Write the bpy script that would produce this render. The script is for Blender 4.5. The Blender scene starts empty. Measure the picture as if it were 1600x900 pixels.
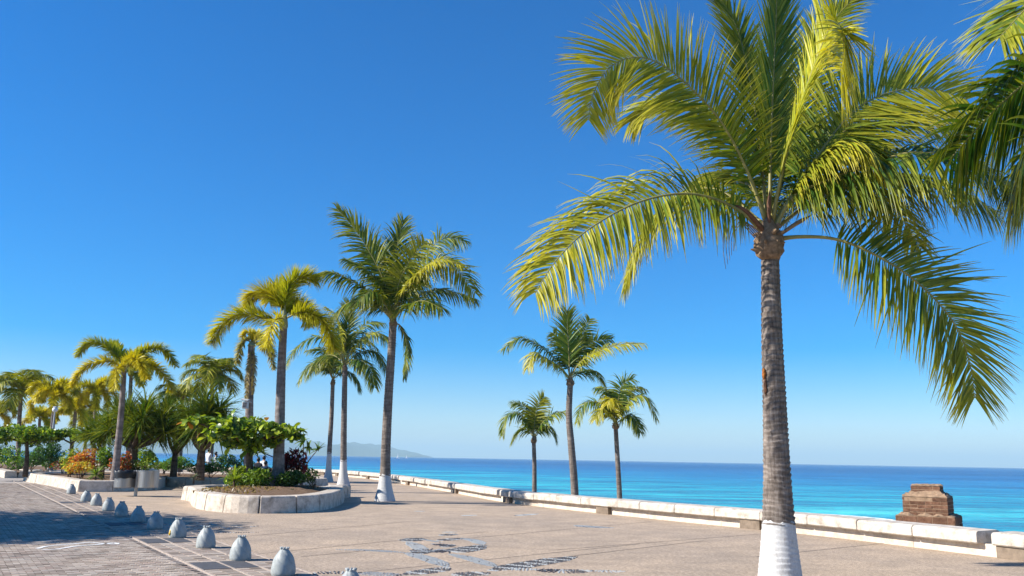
import bpy, bmesh, math, random
import numpy as np
from mathutils import Matrix, Vector
R = math.radians
random.seed(7); rng = np.random.default_rng(7)
scene = bpy.context.scene
COL = scene.collection
# ---------------------------------------------------------------- camera
F_PX = 1400.0
PITCH = math.atan(266.7 / F_PX); ROLL = R(1.02); CAM_H = 1.7
cam_d = bpy.data.cameras.new('camera'); cam = bpy.data.objects.new('camera', cam_d); COL.objects.link(cam)
cam_d.sensor_width = 36.0; cam_d.lens = 36.0 * F_PX / 1600.0
cam_d.clip_start = 0.1; cam_d.clip_end = 200000.0
CAMROT = Matrix.Rotation(R(90) + PITCH, 3, 'X') @ Matrix.Rotation(ROLL, 3, 'Z')
cam.matrix_world = Matrix.Translation((0, 0, CAM_H)) @ CAMROT.to_4x4()
scene.camera = cam
# ---------------------------------------------------------------- sky, sun, exposure
SUN_EL = R(34.0); SUN_AZ = R(-11.0)          # shadows fall to +x and slightly away from the camera
shadow_dir = Vector((math.cos(SUN_AZ) * math.cos(SUN_EL), -math.sin(SUN_AZ) * math.cos(SUN_EL), -math.sin(SUN_EL)))
world = bpy.data.worlds.new('World'); scene.world = world; world.use_nodes = True
wn = world.node_tree.nodes; wl = world.node_tree.links
sky = wn.new('ShaderNodeTexSky'); sky.sky_type = 'NISHITA'; sky.sun_disc = False
sky.sun_elevation = SUN_EL
sun_from = -shadow_dir
sky.sun_rotation = math.atan2(sun_from.x, sun_from.y)
sky.altitude = 0; sky.air_density = 1.0; sky.dust_density = 0.0; sky.ozone_density = 6.0
hsv = wn.new('ShaderNodeHueSaturation'); hsv.inputs['Saturation'].default_value = 1.65
wl.new(sky.outputs[0], hsv.inputs['Color'])
bgn = wn['Background']; tint = wn.new('ShaderNodeVectorMath'); tint.operation = 'MULTIPLY'; tint.inputs[1].default_value = (.98, .96, 1.10)
wl.new(hsv.outputs[0], tint.inputs[0]); wl.new(tint.outputs[0], bgn.inputs[0]); bgn.inputs[1].default_value = 0.084
sun_d = bpy.data.lights.new('sun', 'SUN'); sun_d.energy = 5.0; sun_d.angle = R(0.53); sun_d.color = (1.0, 0.945, 0.86)
sun = bpy.data.objects.new('sun', sun_d); COL.objects.link(sun)
sun.rotation_euler = shadow_dir.to_track_quat('-Z', 'Y').to_euler(); sun.location = (-30, -8, 30)
scene.view_settings.view_transform = 'Standard'; scene.view_settings.look = 'None'
scene.view_settings.gamma = 1.0; scene.view_settings.use_curve_mapping = False
scene.view_settings.exposure = 0.87
scene.cycles.max_bounces = 8; scene.cycles.transparent_max_bounces = 8
scene.cycles.volume_bounces = 0
try: scene.cycles.use_denoising = True
except Exception: pass

# ---------------------------------------------------------------- helpers
def ray(px, py):
    return CAMROT @ Vector(((px - 800) / F_PX, -(py - 450) / F_PX, -1.0))
def P(px, py, Y):
    """the point at distance Y in front that is seen at a given place of the picture"""
    d = ray(px, py); s = Y / d.y
    return Vector((d.x * s, Y, CAM_H + d.z * s))
def G(px, py, z=0.0):
    d = ray(px, py); s = (z - CAM_H) / d.z
    return Vector((d.x * s, d.y * s, z))
def tag(o, label=None, cat=None, group=None, kind=None):
    if label: o['label'] = label
    if cat: o['category'] = cat
    if group: o['group'] = group
    if kind: o['kind'] = kind
    return o
def empty(name, loc, label=None, cat=None, group=None, rz=0):
    o = bpy.data.objects.new(name, None); COL.objects.link(o); o.location = loc; o.rotation_euler = (0, 0, rz)
    o.empty_display_size = 0.2
    return tag(o, label, cat, group)
def link(name, me, parent=None, loc=None):
    o = bpy.data.objects.new(name, me); COL.objects.link(o)
    if parent is not None:
        o.parent = parent
    if loc is not None: o.location = loc
    return o
def mesh_np(name, v, f, mat, cols=None, smooth=False, midx=None):
    """v (N,3); f (M,k) all faces of one size"""
    v = np.asarray(v, dtype=np.float32); f = np.asarray(f, dtype=np.int32)
    me = bpy.data.meshes.new(name); k = f.shape[1]
    me.vertices.add(len(v)); me.vertices.foreach_set('co', v.ravel())
    me.loops.add(f.size); me.loops.foreach_set('vertex_index', f.ravel())
    me.polygons.add(len(f))
    me.polygons.foreach_set('loop_start', np.arange(0, f.size, k, dtype=np.int32))
    try: me.polygons.foreach_set('loop_total', np.full(len(f), k, dtype=np.int32))
    except Exception: pass
    mats = mat if isinstance(mat, (list, tuple)) else [mat]
    for m in mats: me.materials.append(m)
    if midx is not None: me.polygons.foreach_set('material_index', np.asarray(midx, dtype=np.int32))
    me.polygons.foreach_set('use_smooth', np.full(len(f), bool(smooth)))
    if cols is not None:
        a = me.color_attributes.new('Col', 'FLOAT_COLOR', 'POINT')
        c = np.ones((len(v), 4), dtype=np.float32); c[:, :3] = cols
        a.data.foreach_set('color', c.ravel())
    me.update(calc_edges=True); me.validate()
    return me
def mesh_py(name, v, f, mat, smooth=False):
    me = bpy.data.meshes.new(name); me.from_pydata([tuple(p) for p in v], [], f)
    for m in (mat if isinstance(mat, (list, tuple)) else [mat]): me.materials.append(m)
    if smooth: me.polygons.foreach_set('use_smooth', [True] * len(me.polygons))
    me.update(); return me
def bm_mesh(name, bm, mat, smooth=False):
    me = bpy.data.meshes.new(name); bm.normal_update(); bm.to_mesh(me); bm.free()
    for m in (mat if isinstance(mat, (list, tuple)) else [mat]): me.materials.append(m)
    if smooth: me.polygons.foreach_set('use_smooth', [True] * len(me.polygons))
    return me
def box_mesh(name, sx, sy, sz, mat, bevel=0.0, seg=1, taper=0.0, z0=True):
    bm = bmesh.new(); bmesh.ops.create_cube(bm, size=1.0)
    for v in bm.verts:
        k = 1 - taper if v.co.z > 0 else 1
        v.co = Vector((v.co.x * sx * k, v.co.y * sy * k, (v.co.z + (0.5 if z0 else 0)) * sz))
    if bevel: bmesh.ops.bevel(bm, geom=bm.edges[:], offset=bevel, segments=seg, affect='EDGES', profile=0.5)
    return bm_mesh(name, bm, mat)
def crom(pts, n):
    """Catmull-Rom through pts, n samples, roughly even"""
    p = np.asarray([tuple(q) for q in pts], dtype=float)
    p = np.vstack([2 * p[0] - p[1], p, 2 * p[-1] - p[-2]])
    out = []
    m = len(p) - 3
    for i in range(m):
        a, b, c, d = p[i:i + 4]
        t = np.linspace(0, 1, 14, endpoint=False)[:, None]
        out.append(0.5 * (2 * b + (c - a) * t + (2 * a - 5 * b + 4 * c - d) * t ** 2 + (3 * b - a - 3 * c + d) * t ** 3))
    out.append(p[-2][None])
    q = np.vstack(out)
    s = np.concatenate([[0], np.cumsum(np.linalg.norm(np.diff(q, axis=0), axis=1))])
    u = np.linspace(0, s[-1], n)
    return np.stack([np.interp(u, s, q[:, k]) for k in range(3)], 1)
def unit(a):
    return a / np.maximum(np.linalg.norm(a, axis=-1, keepdims=True), 1e-9)
def tube_np(path, radii, sides=8, cap=True):
    path = np.asarray(path, float); n = len(path)
    T = unit(np.gradient(path, axis=0))
    ref = np.where(np.abs(T[:, 2:3]) > 0.9, np.array([[0., 1., 0.]]), np.array([[0., 0., 1.]]))
    if np.abs(T[:, 2]).mean() > 0.6: ref = np.tile(np.array([[0., 1., 0.]]), (n, 1))
    else: ref = np.tile(np.array([[0., 0., 1.]]), (n, 1))
    A = unit(np.cross(ref, T)); B = np.cross(T, A)
    th = np.linspace(0, 2 * np.pi, sides, endpoint=False)
    radii = np.asarray(radii, float)
    if radii.ndim == 1: radii = np.repeat(radii[:, None], sides, 1)
    v = path[:, None, :] + radii[:, :, None] * (np.cos(th)[None, :, None] * A[:, None, :] + np.sin(th)[None, :, None] * B[:, None, :])
    v = v.reshape(-1, 3)
    i = np.arange(n - 1)[:, None] * sides; j = np.arange(sides)[None, :]; j2 = (j + 1) % sides
    f = np.stack([i + j, i + j2, i + sides + j2, i + sides + j], -1).reshape(-1, 4)
    if cap:
        c0 = len(v); v = np.vstack([v, path[:1], path[-1:]])
        a = np.arange(sides); b = (a + 1) % sides
        f = np.vstack([f, np.stack([b, a, np.full(sides, c0), np.full(sides, c0)], -1) if False else np.zeros((0, 4), int)])
        # caps as quads with doubled rim pairs
        q = []
        for k in range(0, sides, 2):
            q.append([c0, (k + 2) % sides, (k + 1) % sides, k])
            o = (n - 1) * sides
            q.append([c0 + 1, o + k, o + (k + 1) % sides, o + (k + 2) % sides])
        f = np.vstack([f, np.array(q, int)])
    return v, f
def join_np(parts):
    vs, fs, n = [], [], 0
    for v, f in parts:
        vs.append(v); fs.append(np.asarray(f) + n); n += len(v)
    return np.vstack(vs), np.vstack(fs)

# ---------------------------------------------------------------- materials
MATS = {}
def mat(name, color=(.5, .5, .5), rough=.7, spec=.3, metal=0.0, build=None):
    if name in MATS: return MATS[name]
    m = bpy.data.materials.new(name); m.use_nodes = True
    nt = m.node_tree; b = nt.nodes['Principled BSDF']
    b.inputs['Base Color'].default_value = (*color, 1); b.inputs['Roughness'].default_value = rough
    b.inputs['Specular IOR Level'].default_value = spec; b.inputs['Metallic'].default_value = metal
    if build: build(nt, b)
    MATS[name] = m; return m
def node(nt, t, **kw):
    n = nt.nodes.new('ShaderNode' + t)
    for k, v in kw.items():
        if k in n.inputs: n.inputs[k].default_value = v
        else: setattr(n, k, v)
    return n
def ramp(nt, fac, stops, interp='LINEAR'):
    r = nt.nodes.new('ShaderNodeValToRGB'); r.color_ramp.interpolation = interp
    e = r.color_ramp.elements
    while len(e) < len(stops): e.new(0.5)
    for q, (p, c) in zip(e, stops):
        q.position = p; q.color = (*c, 1) if len(c) == 3 else c
    nt.links.new(fac, r.inputs[0]); return r
def coords(nt, scale=(1, 1, 1), kind='Object'):
    tc = nt.nodes.new('ShaderNodeTexCoord'); mp = nt.nodes.new('ShaderNodeMapping')
    mp.inputs['Scale'].default_value = scale
    nt.links.new(tc.outputs[kind], mp.inputs[0]); return mp.outputs[0]
def noise(nt, vec, scale, detail=4, rough=.55):
    n = node(nt, 'TexNoise', Scale=scale, Detail=detail, Roughness=rough); nt.links.new(vec, n.inputs['Vector']); return n.outputs['Fac']
def mix(nt, a, b, fac, mode='MIX'):
    m = nt.nodes.new('ShaderNodeMix'); m.data_type = 'RGBA'; m.blend_type = mode
    for s, val in (('A', a), ('B', b)):
        inp = [i for i in m.inputs if i.name == s and i.type == 'RGBA'][0]
        if isinstance(val, (tuple, list)): inp.default_value = (*val[:3], 1)
        else: nt.links.new(val, inp)
    if isinstance(fac, (int, float)): m.inputs[0].default_value = fac
    else: nt.links.new(fac, m.inputs[0])
    return [o for o in m.outputs if o.type == 'RGBA'][0]
def bump(nt, b, height, strength=.3, dist=.02):
    n = node(nt, 'Bump', Strength=strength, Distance=dist); nt.links.new(height, n.inputs['Height']); nt.links.new(n.outputs[0], b.inputs['Normal']); return n
def world_pos(nt):
    g = nt.nodes.new('ShaderNodeNewGeometry'); return g.outputs['Position']

def b_plaza(nt, b):
    v = world_pos(nt)
    fine = noise(nt, v, 55, 3, .7); mid = noise(nt, v, 1.3, 5, .6); big = noise(nt, v, .22, 4, .6); grain = noise(nt, v, 16, 3, .6)
    c = ramp(nt, fine, [(.34, (.27, .205, .145)), (.5, (.465, .37, .275)), (.62, (.57, .465, .355)), (.74, (.70, .61, .50))]).outputs[0]
    c2 = mix(nt, c, ramp(nt, mid, [(.3, (.80, .80, .80)), (.7, (1.1, 1.08, 1.06))]).outputs[0], 1.0, 'MULTIPLY')
    c3 = mix(nt, c2, ramp(nt, big, [(.35, (.86, .86, .88)), (.65, (1.06, 1.03, 1.0))]).outputs[0], 1.0, 'MULTIPLY')
    c4 = mix(nt, c3, ramp(nt, grain, [(.35, (.72, .72, .73)), (.65, (1.2, 1.2, 1.19))]).outputs[0], .9, 'MULTIPLY')
    peb = node(nt, 'TexVoronoi', Scale=26.0); nt.links.new(v, peb.inputs['Vector'])
    c4 = mix(nt, c4, ramp(nt, peb.outputs['Color'], [(.1, (.72, .71, .70)), (.9, (1.22, 1.2, 1.18))]).outputs[0], .45, 'MULTIPLY')
    mps = nt.nodes.new('ShaderNodeMapping'); mps.inputs['Scale'].default_value = (.5, 1.6, 1); mps.inputs['Rotation'].default_value = (0, 0, R(-30)); nt.links.new(v, mps.inputs[0])
    stain = noise(nt, mps.outputs[0], .9, 7, .72)
    c4 = mix(nt, c4, (.22, .185, .155), ramp(nt, stain, [(.57, (0, 0, 0)), (.72, (.42, .42, .42))]).outputs[0])
    nt.links.new(c4, b.inputs['Base Color'])
    bump(nt, b, fine, .35, .006)
M_PLAZA = mat('plaza_aggregate', rough=.85, spec=.2, build=b_plaza)
def b_brick(nt, b):
    g = nt.nodes.new('ShaderNodeNewGeometry'); oi = nt.nodes.new('ShaderNodeObjectInfo')
    add = node(nt, 'Math', operation='ADD'); nt.links.new(g.outputs['Random Per Island'], add.inputs[0]); nt.links.new(oi.outputs['Random'], add.inputs[1])
    fr = node(nt, 'Math', operation='FRACT'); nt.links.new(add.outputs[0], fr.inputs[0])
    c = ramp(nt, fr.outputs[0], [(0, (.23, .185, .145)), (.25, (.34, .275, .22)), (.5, (.42, .35, .285)), (.75, (.52, .45, .375)), (.9, (.36, .26, .205)), (1, (.31, .285, .24))]).outputs[0]
    n = noise(nt, g.outputs['Position'], 40, 4, .7); n2 = noise(nt, g.outputs['Position'], .5, 4, .6)
    c = mix(nt, c, ramp(nt, n, [(.3, (.72, .72, .72)), (.7, (1.15, 1.15, 1.15))]).outputs[0], .8, 'MULTIPLY')
    c = mix(nt, c, ramp(nt, n2, [(.3, (.82, .82, .84)), (.7, (1.1, 1.08, 1.05))]).outputs[0], 1., 'MULTIPLY')
    nt.links.new(c, b.inputs['Base Color']); bump(nt, b, n, .4, .006)
M_BRICK = mat('paver_brick', rough=.85, spec=.2, build=b_brick)
def b_mortar(nt, b):
    v = world_pos(nt); n = noise(nt, v, 9, 5, .7)
    nt.links.new(ramp(nt, n, [(.3, (.27, .235, .21)), (.7, (.42, .38, .345))]).outputs[0], b.inputs['Base Color'])
M_MORTAR = mat('paver_joint_sand', rough=.95, spec=.1, build=b_mortar)
def stone_builder(lo, hi, stain, s_amt):
    def f(nt, b):
        v = world_pos(nt); n = noise(nt, v, 3.2, 6, .65); n2 = noise(nt, v, 30, 4, .7); st = noise(nt, v, 1.1, 5, .7)
        oi = nt.nodes.new('ShaderNodeObjectInfo')
        c = ramp(nt, n, [(.3, lo), (.7, hi)]).outputs[0]
        mp = nt.nodes.new('ShaderNodeMapping'); mp.inputs['Scale'].default_value = (2.4, 2.4, 2.6); nt.links.new(v, mp.inputs[0])
        streak = noise(nt, mp.outputs[0], 1.5, 5, .7)
        fac = ramp(nt, streak, [(.46, (0, 0, 0)), (.68, (s_amt,) * 3)]).outputs[0]
        c = mix(nt, c, stain, fac)
        c = mix(nt, c, ramp(nt, n2, [(.35, (.84, .84, .84)), (.6, (1.05, 1.05, 1.05))]).outputs[0], .8, 'MULTIPLY')
        tone = ramp(nt, oi.outputs['Random'], [(0, (.90, .89, .88)), (1, (1.04, 1.03, 1.02))]).outputs[0]
        c = mix(nt, c, tone, 1., 'MULTIPLY')
        nt.links.new(c, b.inputs['Base Color']); bump(nt, b, n2, .35, .01)
    return f
M_STONE = mat('planter_stone', rough=.8, spec=.25, build=stone_builder((.52, .445, .36), (.69, .61, .51), (.27, .22, .17), .8))
M_WHITE_STONE = mat('whitewashed_stone', rough=.8, spec=.25, build=stone_builder((.50, .445, .375), (.67, .61, .53), (.27, .22, .17), .8))
M_PLINTH = mat('wall_plinth_stone', rough=.85, spec=.2, build=stone_builder((.55, .47, .38), (.72, .64, .54), (.33, .27, .21), .5))
def b_soil(nt, b):
    v = world_pos(nt); n = noise(nt, v, 6, 6, .75); n2 = noise(nt, v, 45, 3, .7)
    c = ramp(nt, n, [(.3, (.13, .075, .045)), (.55, (.25, .165, .105)), (.75, (.36, .26, .18))]).outputs[0]
    c = mix(nt, c, ramp(nt, n2, [(.35, (.6, .6, .6)), (.65, (1.2, 1.2, 1.2))]).outputs[0], .8, 'MULTIPLY')
    nt.links.new(c, b.inputs['Base Color']); bump(nt, b, n2, .9, .04)
M_SOIL = mat('planter_soil', rough=.95, spec=.1, build=b_soil)
def b_bollard(nt, b):
    v = world_pos(nt); n = noise(nt, v, 7, 5, .65); n2 = noise(nt, v, 60, 3, .7)
    c = ramp(nt, n, [(.3, (.26, .28, .272)), (.7, (.40, .425, .41))]).outputs[0]
    c = mix(nt, c, ramp(nt, n2, [(.3, (.82, .82, .82)), (.7, (1.08, 1.08, 1.08))]).outputs[0], .8, 'MULTIPLY')
    sep = nt.nodes.new('ShaderNodeSeparateXYZ'); nt.links.new(v, sep.inputs[0])
    dirt = node(nt, 'Math', operation='MULTIPLY_ADD'); nt.links.new(sep.outputs[2], dirt.inputs[0]); dirt.inputs[1].default_value = -9; 
    nt.links.new(n, dirt.inputs[2])
    fac = ramp(nt, dirt.outputs[0], [(.25, (0, 0, 0)), (.75, (.55, .55, .55))]).outputs[0]
    c = mix(nt, c, (.17, .15, .13), fac)
    nt.links.new(c, b.inputs['Base Color']); bump(nt, b, n2, .15, .004)
M_BOLLARD = mat('bollard_paint', rough=.55, spec=.4, build=b_bollard)
def bark_builder(lo, hi, dark, ring_scale):
    def f(nt, b):
        v = world_pos(nt)
        mp = nt.nodes.new('ShaderNodeMapping'); mp.inputs['Scale'].default_value = (26, 26, 3.0); nt.links.new(v, mp.inputs[0])
        fib = noise(nt, mp.outputs[0], 1.0, 5, .7)
        mp2 = nt.nodes.new('ShaderNodeMapping'); mp2.inputs['Scale'].default_value = (2.2, 2.2, ring_scale); nt.links.new(v, mp2.inputs[0])
        ring = noise(nt, mp2.outputs[0], 1.0, 3, .6); blot = noise(nt, v, 3.0, 5, .65)
        c = ramp(nt, fib, [(.28, dark), (.5, lo), (.75, hi)]).outputs[0]
        c = mix(nt, c, ramp(nt, ring, [(.35, (.55, .54, .53)), (.6, (1.12, 1.12, 1.12))]).outputs[0], .85, 'MULTIPLY')
        c = mix(nt, c, ramp(nt, blot, [(.3, (.68, .67, .66)), (.7, (1.12, 1.1, 1.08))]).outputs[0], .8, 'MULTIPLY')
        nt.links.new(c, b.inputs['Base Color']); bump(nt, b, fib, .5, .012)
    return f
M_BARK = mat('coconut_bark', rough=.9, spec=.15, build=bark_builder((.215, .18, .155), (.37, .325, .285), (.085, .066, .055), 16))
M_BARK_FOX = mat('foxtail_bark', rough=.85, spec=.2, build=bark_builder((.235, .20, .185), (.35, .31, .29), (.14, .115, .105), 6))
M_BARK_DARK = mat('dark_bark', rough=.9, spec=.15, build=bark_builder((.12, .085, .06), (.22, .17, .13), (.05, .036, .028), 9))
def b_lime(nt, b):
    v = world_pos(nt)
    mp = nt.nodes.new('ShaderNodeMapping'); mp.inputs['Scale'].default_value = (16, 16, 5); nt.links.new(v, mp.inputs[0])
    n = noise(nt, mp.outputs[0], 1.0, 6, .72); n2 = noise(nt, v, 30, 3, .7)
    fac = ramp(nt, n, [(.55, (0, 0, 0)), (.70, (.75, .75, .75))]).outputs[0]
    c = mix(nt, ramp(nt, n2, [(.3, (.47, .46, .44)), (.7, (.62, .61, .59))]).outputs[0], (.30, .265, .235), fac)
    nt.links.new(c, b.inputs['Base Color']); bump(nt, b, n, .5, .012)
M_LIME = mat('whitewash', rough=.85, spec=.2, build=b_lime)
def b_leaf(trans, gain, rough=.42):
    def f(nt, b):
        a = nt.nodes.new('ShaderNodeAttribute'); a.attribute_name = 'Col'
        n = noise(nt, world_pos(nt), 9, 3, .6)
        c = mix(nt, a.outputs['Color'], ramp(nt, n, [(.3, (.78, .80, .78)), (.7, (1.18, 1.15, 1.1))]).outputs[0], .9, 'MULTIPLY')
        nt.links.new(c, b.inputs['Base Color']); b.inputs['Roughness'].default_value = rough; b.inputs['Specular IOR Level'].default_value = .32
        t = nt.nodes.new('ShaderNodeBsdfTranslucent'); tc = mix(nt, c, gain, 1., 'MULTIPLY'); nt.links.new(tc, t.inputs[0])
        mx = nt.nodes.new('ShaderNodeMixShader'); mx.inputs[0].default_value = trans
        nt.links.new(b.outputs[0], mx.inputs[1]); nt.links.new(t.outputs[0], mx.inputs[2])
        nt.links.new(mx.outputs[0], nt.nodes['Material Output'].inputs[0])
    return f
M_FROND = mat('palm_leaflet', build=b_leaf(.27, (1.6, 1.5, .5)))
M_LEAF = mat('broad_leaf', build=b_leaf(.35, (1.5, 1.5, .6), .38))
def oleaf(name, c):
    """broad leaf of one colour, for leaves that are objects of their own"""
    def f(nt, b):
        oi = nt.nodes.new('ShaderNodeObjectInfo'); tone = ramp(nt, oi.outputs['Random'], [(0, (.7, .72, .7)), (1, (1.25, 1.2, 1.1))]).outputs[0]
        n = noise(nt, coords(nt), 14, 3, .6)
        cc = mix(nt, c, tone, 1., 'MULTIPLY'); cc = mix(nt, cc, ramp(nt, n, [(.3, (.82,) * 3), (.7, (1.12,) * 3)]).outputs[0], 1., 'MULTIPLY')
        nt.links.new(cc, b.inputs['Base Color']); b.inputs['Roughness'].default_value = .36; b.inputs['Specular IOR Level'].default_value = .5
        t = nt.nodes.new('ShaderNodeBsdfTranslucent'); tc = mix(nt, cc, (1.5, 1.5, .6), 1., 'MULTIPLY'); nt.links.new(tc, t.inputs[0])
        mx = nt.nodes.new('ShaderNodeMixShader'); mx.inputs[0].default_value = .35
        nt.links.new(b.outputs[0], mx.inputs[1]); nt.links.new(t.outputs[0], mx.inputs[2])
        nt.links.new(mx.outputs[0], nt.nodes['Material Output'].inputs[0])
    return mat(name, build=f)
def simple(name, c, rough=.6, spec=.3, metal=0., var=.25, sc=8):
    def f(nt, b):
        n = noise(nt, world_pos(nt), sc, 5, .65)
        lo = tuple(x * (1 - var) for x in c); hi = tuple(min(1, x * (1 + var)) for x in c)
        nt.links.new(ramp(nt, n, [(.3, lo), (.7, hi)]).outputs[0], b.inputs['Base Color']); bump(nt, b, n, .15, .005)
    return mat(name, c, rough, spec, metal, f)
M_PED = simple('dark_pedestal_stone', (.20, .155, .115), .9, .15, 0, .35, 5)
M_RACHIS = simple('frond_rachis', (.26, .23, .07), .5, .4)
M_RACHIS_DARK = simple('frond_rachis_grey', (.16, .15, .08), .5, .4)
M_FIBRE = simple('palm_fibre', (.22, .15, .095), .95, .1, 0, .5, 14)
M_SPATHE = simple('dry_spathe', (.16, .075, .04), .7, .25, 0, .4, 10)
M_SHAFT = simple('crownshaft', (.24, .27, .15), .5, .4, 0, .3, 5)
M_STEEL = None
def b_steel(nt, b):
    mp = coords(nt, (30, 30, .4)); n = noise(nt, mp, 2, 4, .6)
    nt.links.new(ramp(nt, n, [(.3, (.27, .255, .24)), (.7, (.42, .40, .38))]).outputs[0], b.inputs['Base Color'])
    nt.links.new(ramp(nt, n, [(.3, (.32,) * 3), (.7, (.48,) * 3)]).outputs[0], b.inputs['Roughness'])
M_STEEL = mat('brushed_steel', metal=.9, build=b_steel)
M_BAG = simple('black_plastic_bag', (.012, .013, .016), .4, .35)
M_PEB_D = mat('pebble_dark', (.045, .045, .05), .5, .4)
M_PEB_L = mat('pebble_light', (.35, .365, .36), .55, .4)
M_JOINT = simple('pavement_joint', (.17, .145, .125), .95, .1)
M_DARKTILE = simple('dark_tile', (.085, .085, .09), .75, .25, 0, .25, 12)
M_BAND = simple('paver_band_stone', (.36, .30, .255), .85, .2, 0, .2, 10)
M_CHALK = simple('white_road_paint', (.72, .72, .70), .8, .2, 0, .12, 20)
M_YELLOW = simple('yellow_paint', (.62, .38, .03), .6, .3)
# ================================================================= SETTING
SEA_Z = -3.5
def proj(p):
    q = CAMROT.transposed() @ (Vector(p) - Vector((0, 0, CAM_H)))
    if q.z > -0.05: return (-9999, -9999)
    return (800 + F_PX * q.x / -q.z, 450 - F_PX * q.y / -q.z)
# wall line on the ground, from the near right to the far left
wall_px = [(1597, 875), (1275, 836), (1080, 816.5), (900, 797.5), (788, 784), (700, 768), (633, 756.5), (580, 748.5), (540, 744.8), (500, 742)]
wp = [G(*q) for q in wall_px]
first = wp[0] + (wp[0] - wp[1]).normalized() * 13
wp = [first] + wp + [Vector((-30, 87, 0)), Vector((-50, 97, 0)), Vector((-95, 112, 0))]
WALL = crom(wp, 420); WALL[:, 2] = 0
class Path:
    def __init__(s, pts, closed=False):
        p = np.asarray(pts, float)[:, :2]
        if closed: p = np.vstack([p, p[:1]])
        s.p = p; s.a = np.concatenate([[0], np.cumsum(np.linalg.norm(np.diff(p, axis=0), axis=1))]); s.L = s.a[-1]; s.closed = closed
    def at(s, t):
        if s.closed: t = t % s.L
        return np.array([np.interp(t, s.a, s.p[:, 0]), np.interp(t, s.a, s.p[:, 1])])
    def frame(s, t, e=.06):
        if s.closed: a, b = s.at(t - e), s.at(t + e)
        else: a, b = s.at(max(0, t - e)), s.at(min(s.L, t + e))
        d = (b - a) / max(1e-9, np.linalg.norm(b - a)); return s.at(t), d, np.array([d[1], -d[0]])   # point, direction, right-hand normal
    def s_at_px(s, px):
        best = None
        for t in np.linspace(0, s.L, 1500):
            q = s.at(t); x = proj((q[0], q[1], 0.4))[0]
            if best is None or abs(x - px) < best[0]: best = (abs(x - px), t)
        return best[1]
def sweep(name, path, s0, s1, sect, nseg, material, jig=0.0, inset=0.0):
    """one block: a cross-section (offset to the right of the path, height) swept from s0 to s1"""
    vs, fs = [], []; k = len(sect)
    ts = [s0, s0 + inset] + list(np.linspace(s0 + inset, s1 - inset, nseg + 1)[1:-1]) + [s1 - inset, s1] if inset else list(np.linspace(s0, s1, nseg + 1))
    cx = sum(o for o, z in sect) / k; cz = sum(z for o, z in sect) / k
    jx, jz = random.uniform(-jig, jig), random.uniform(-jig, jig)
    for i, t in enumerate(ts):
        p, d, n = path.frame(t)
        sh = .965 if inset and i in (0, len(ts) - 1) else 1.0
        for o, z in sect:
            oo = cx + (o - cx) * sh + jx; zz = (cz + (z - cz) * sh) + (jz if z > .1 else 0)
            if z <= .001: zz = z
            vs.append((p[0] + n[0] * oo, p[1] + n[1] * oo, zz))
    m = len(ts)
    for i in range(m - 1):
        for j in range(k):
            a = i * k + j; b = i * k + (j + 1) % k
            fs.append((a, b, b + k, a + k))
    fs.append(tuple(range(k))[::-1]); fs.append(tuple((m - 1) * k + j for j in range(k)))
    return mesh_py(name, vs, fs, material)

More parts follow.
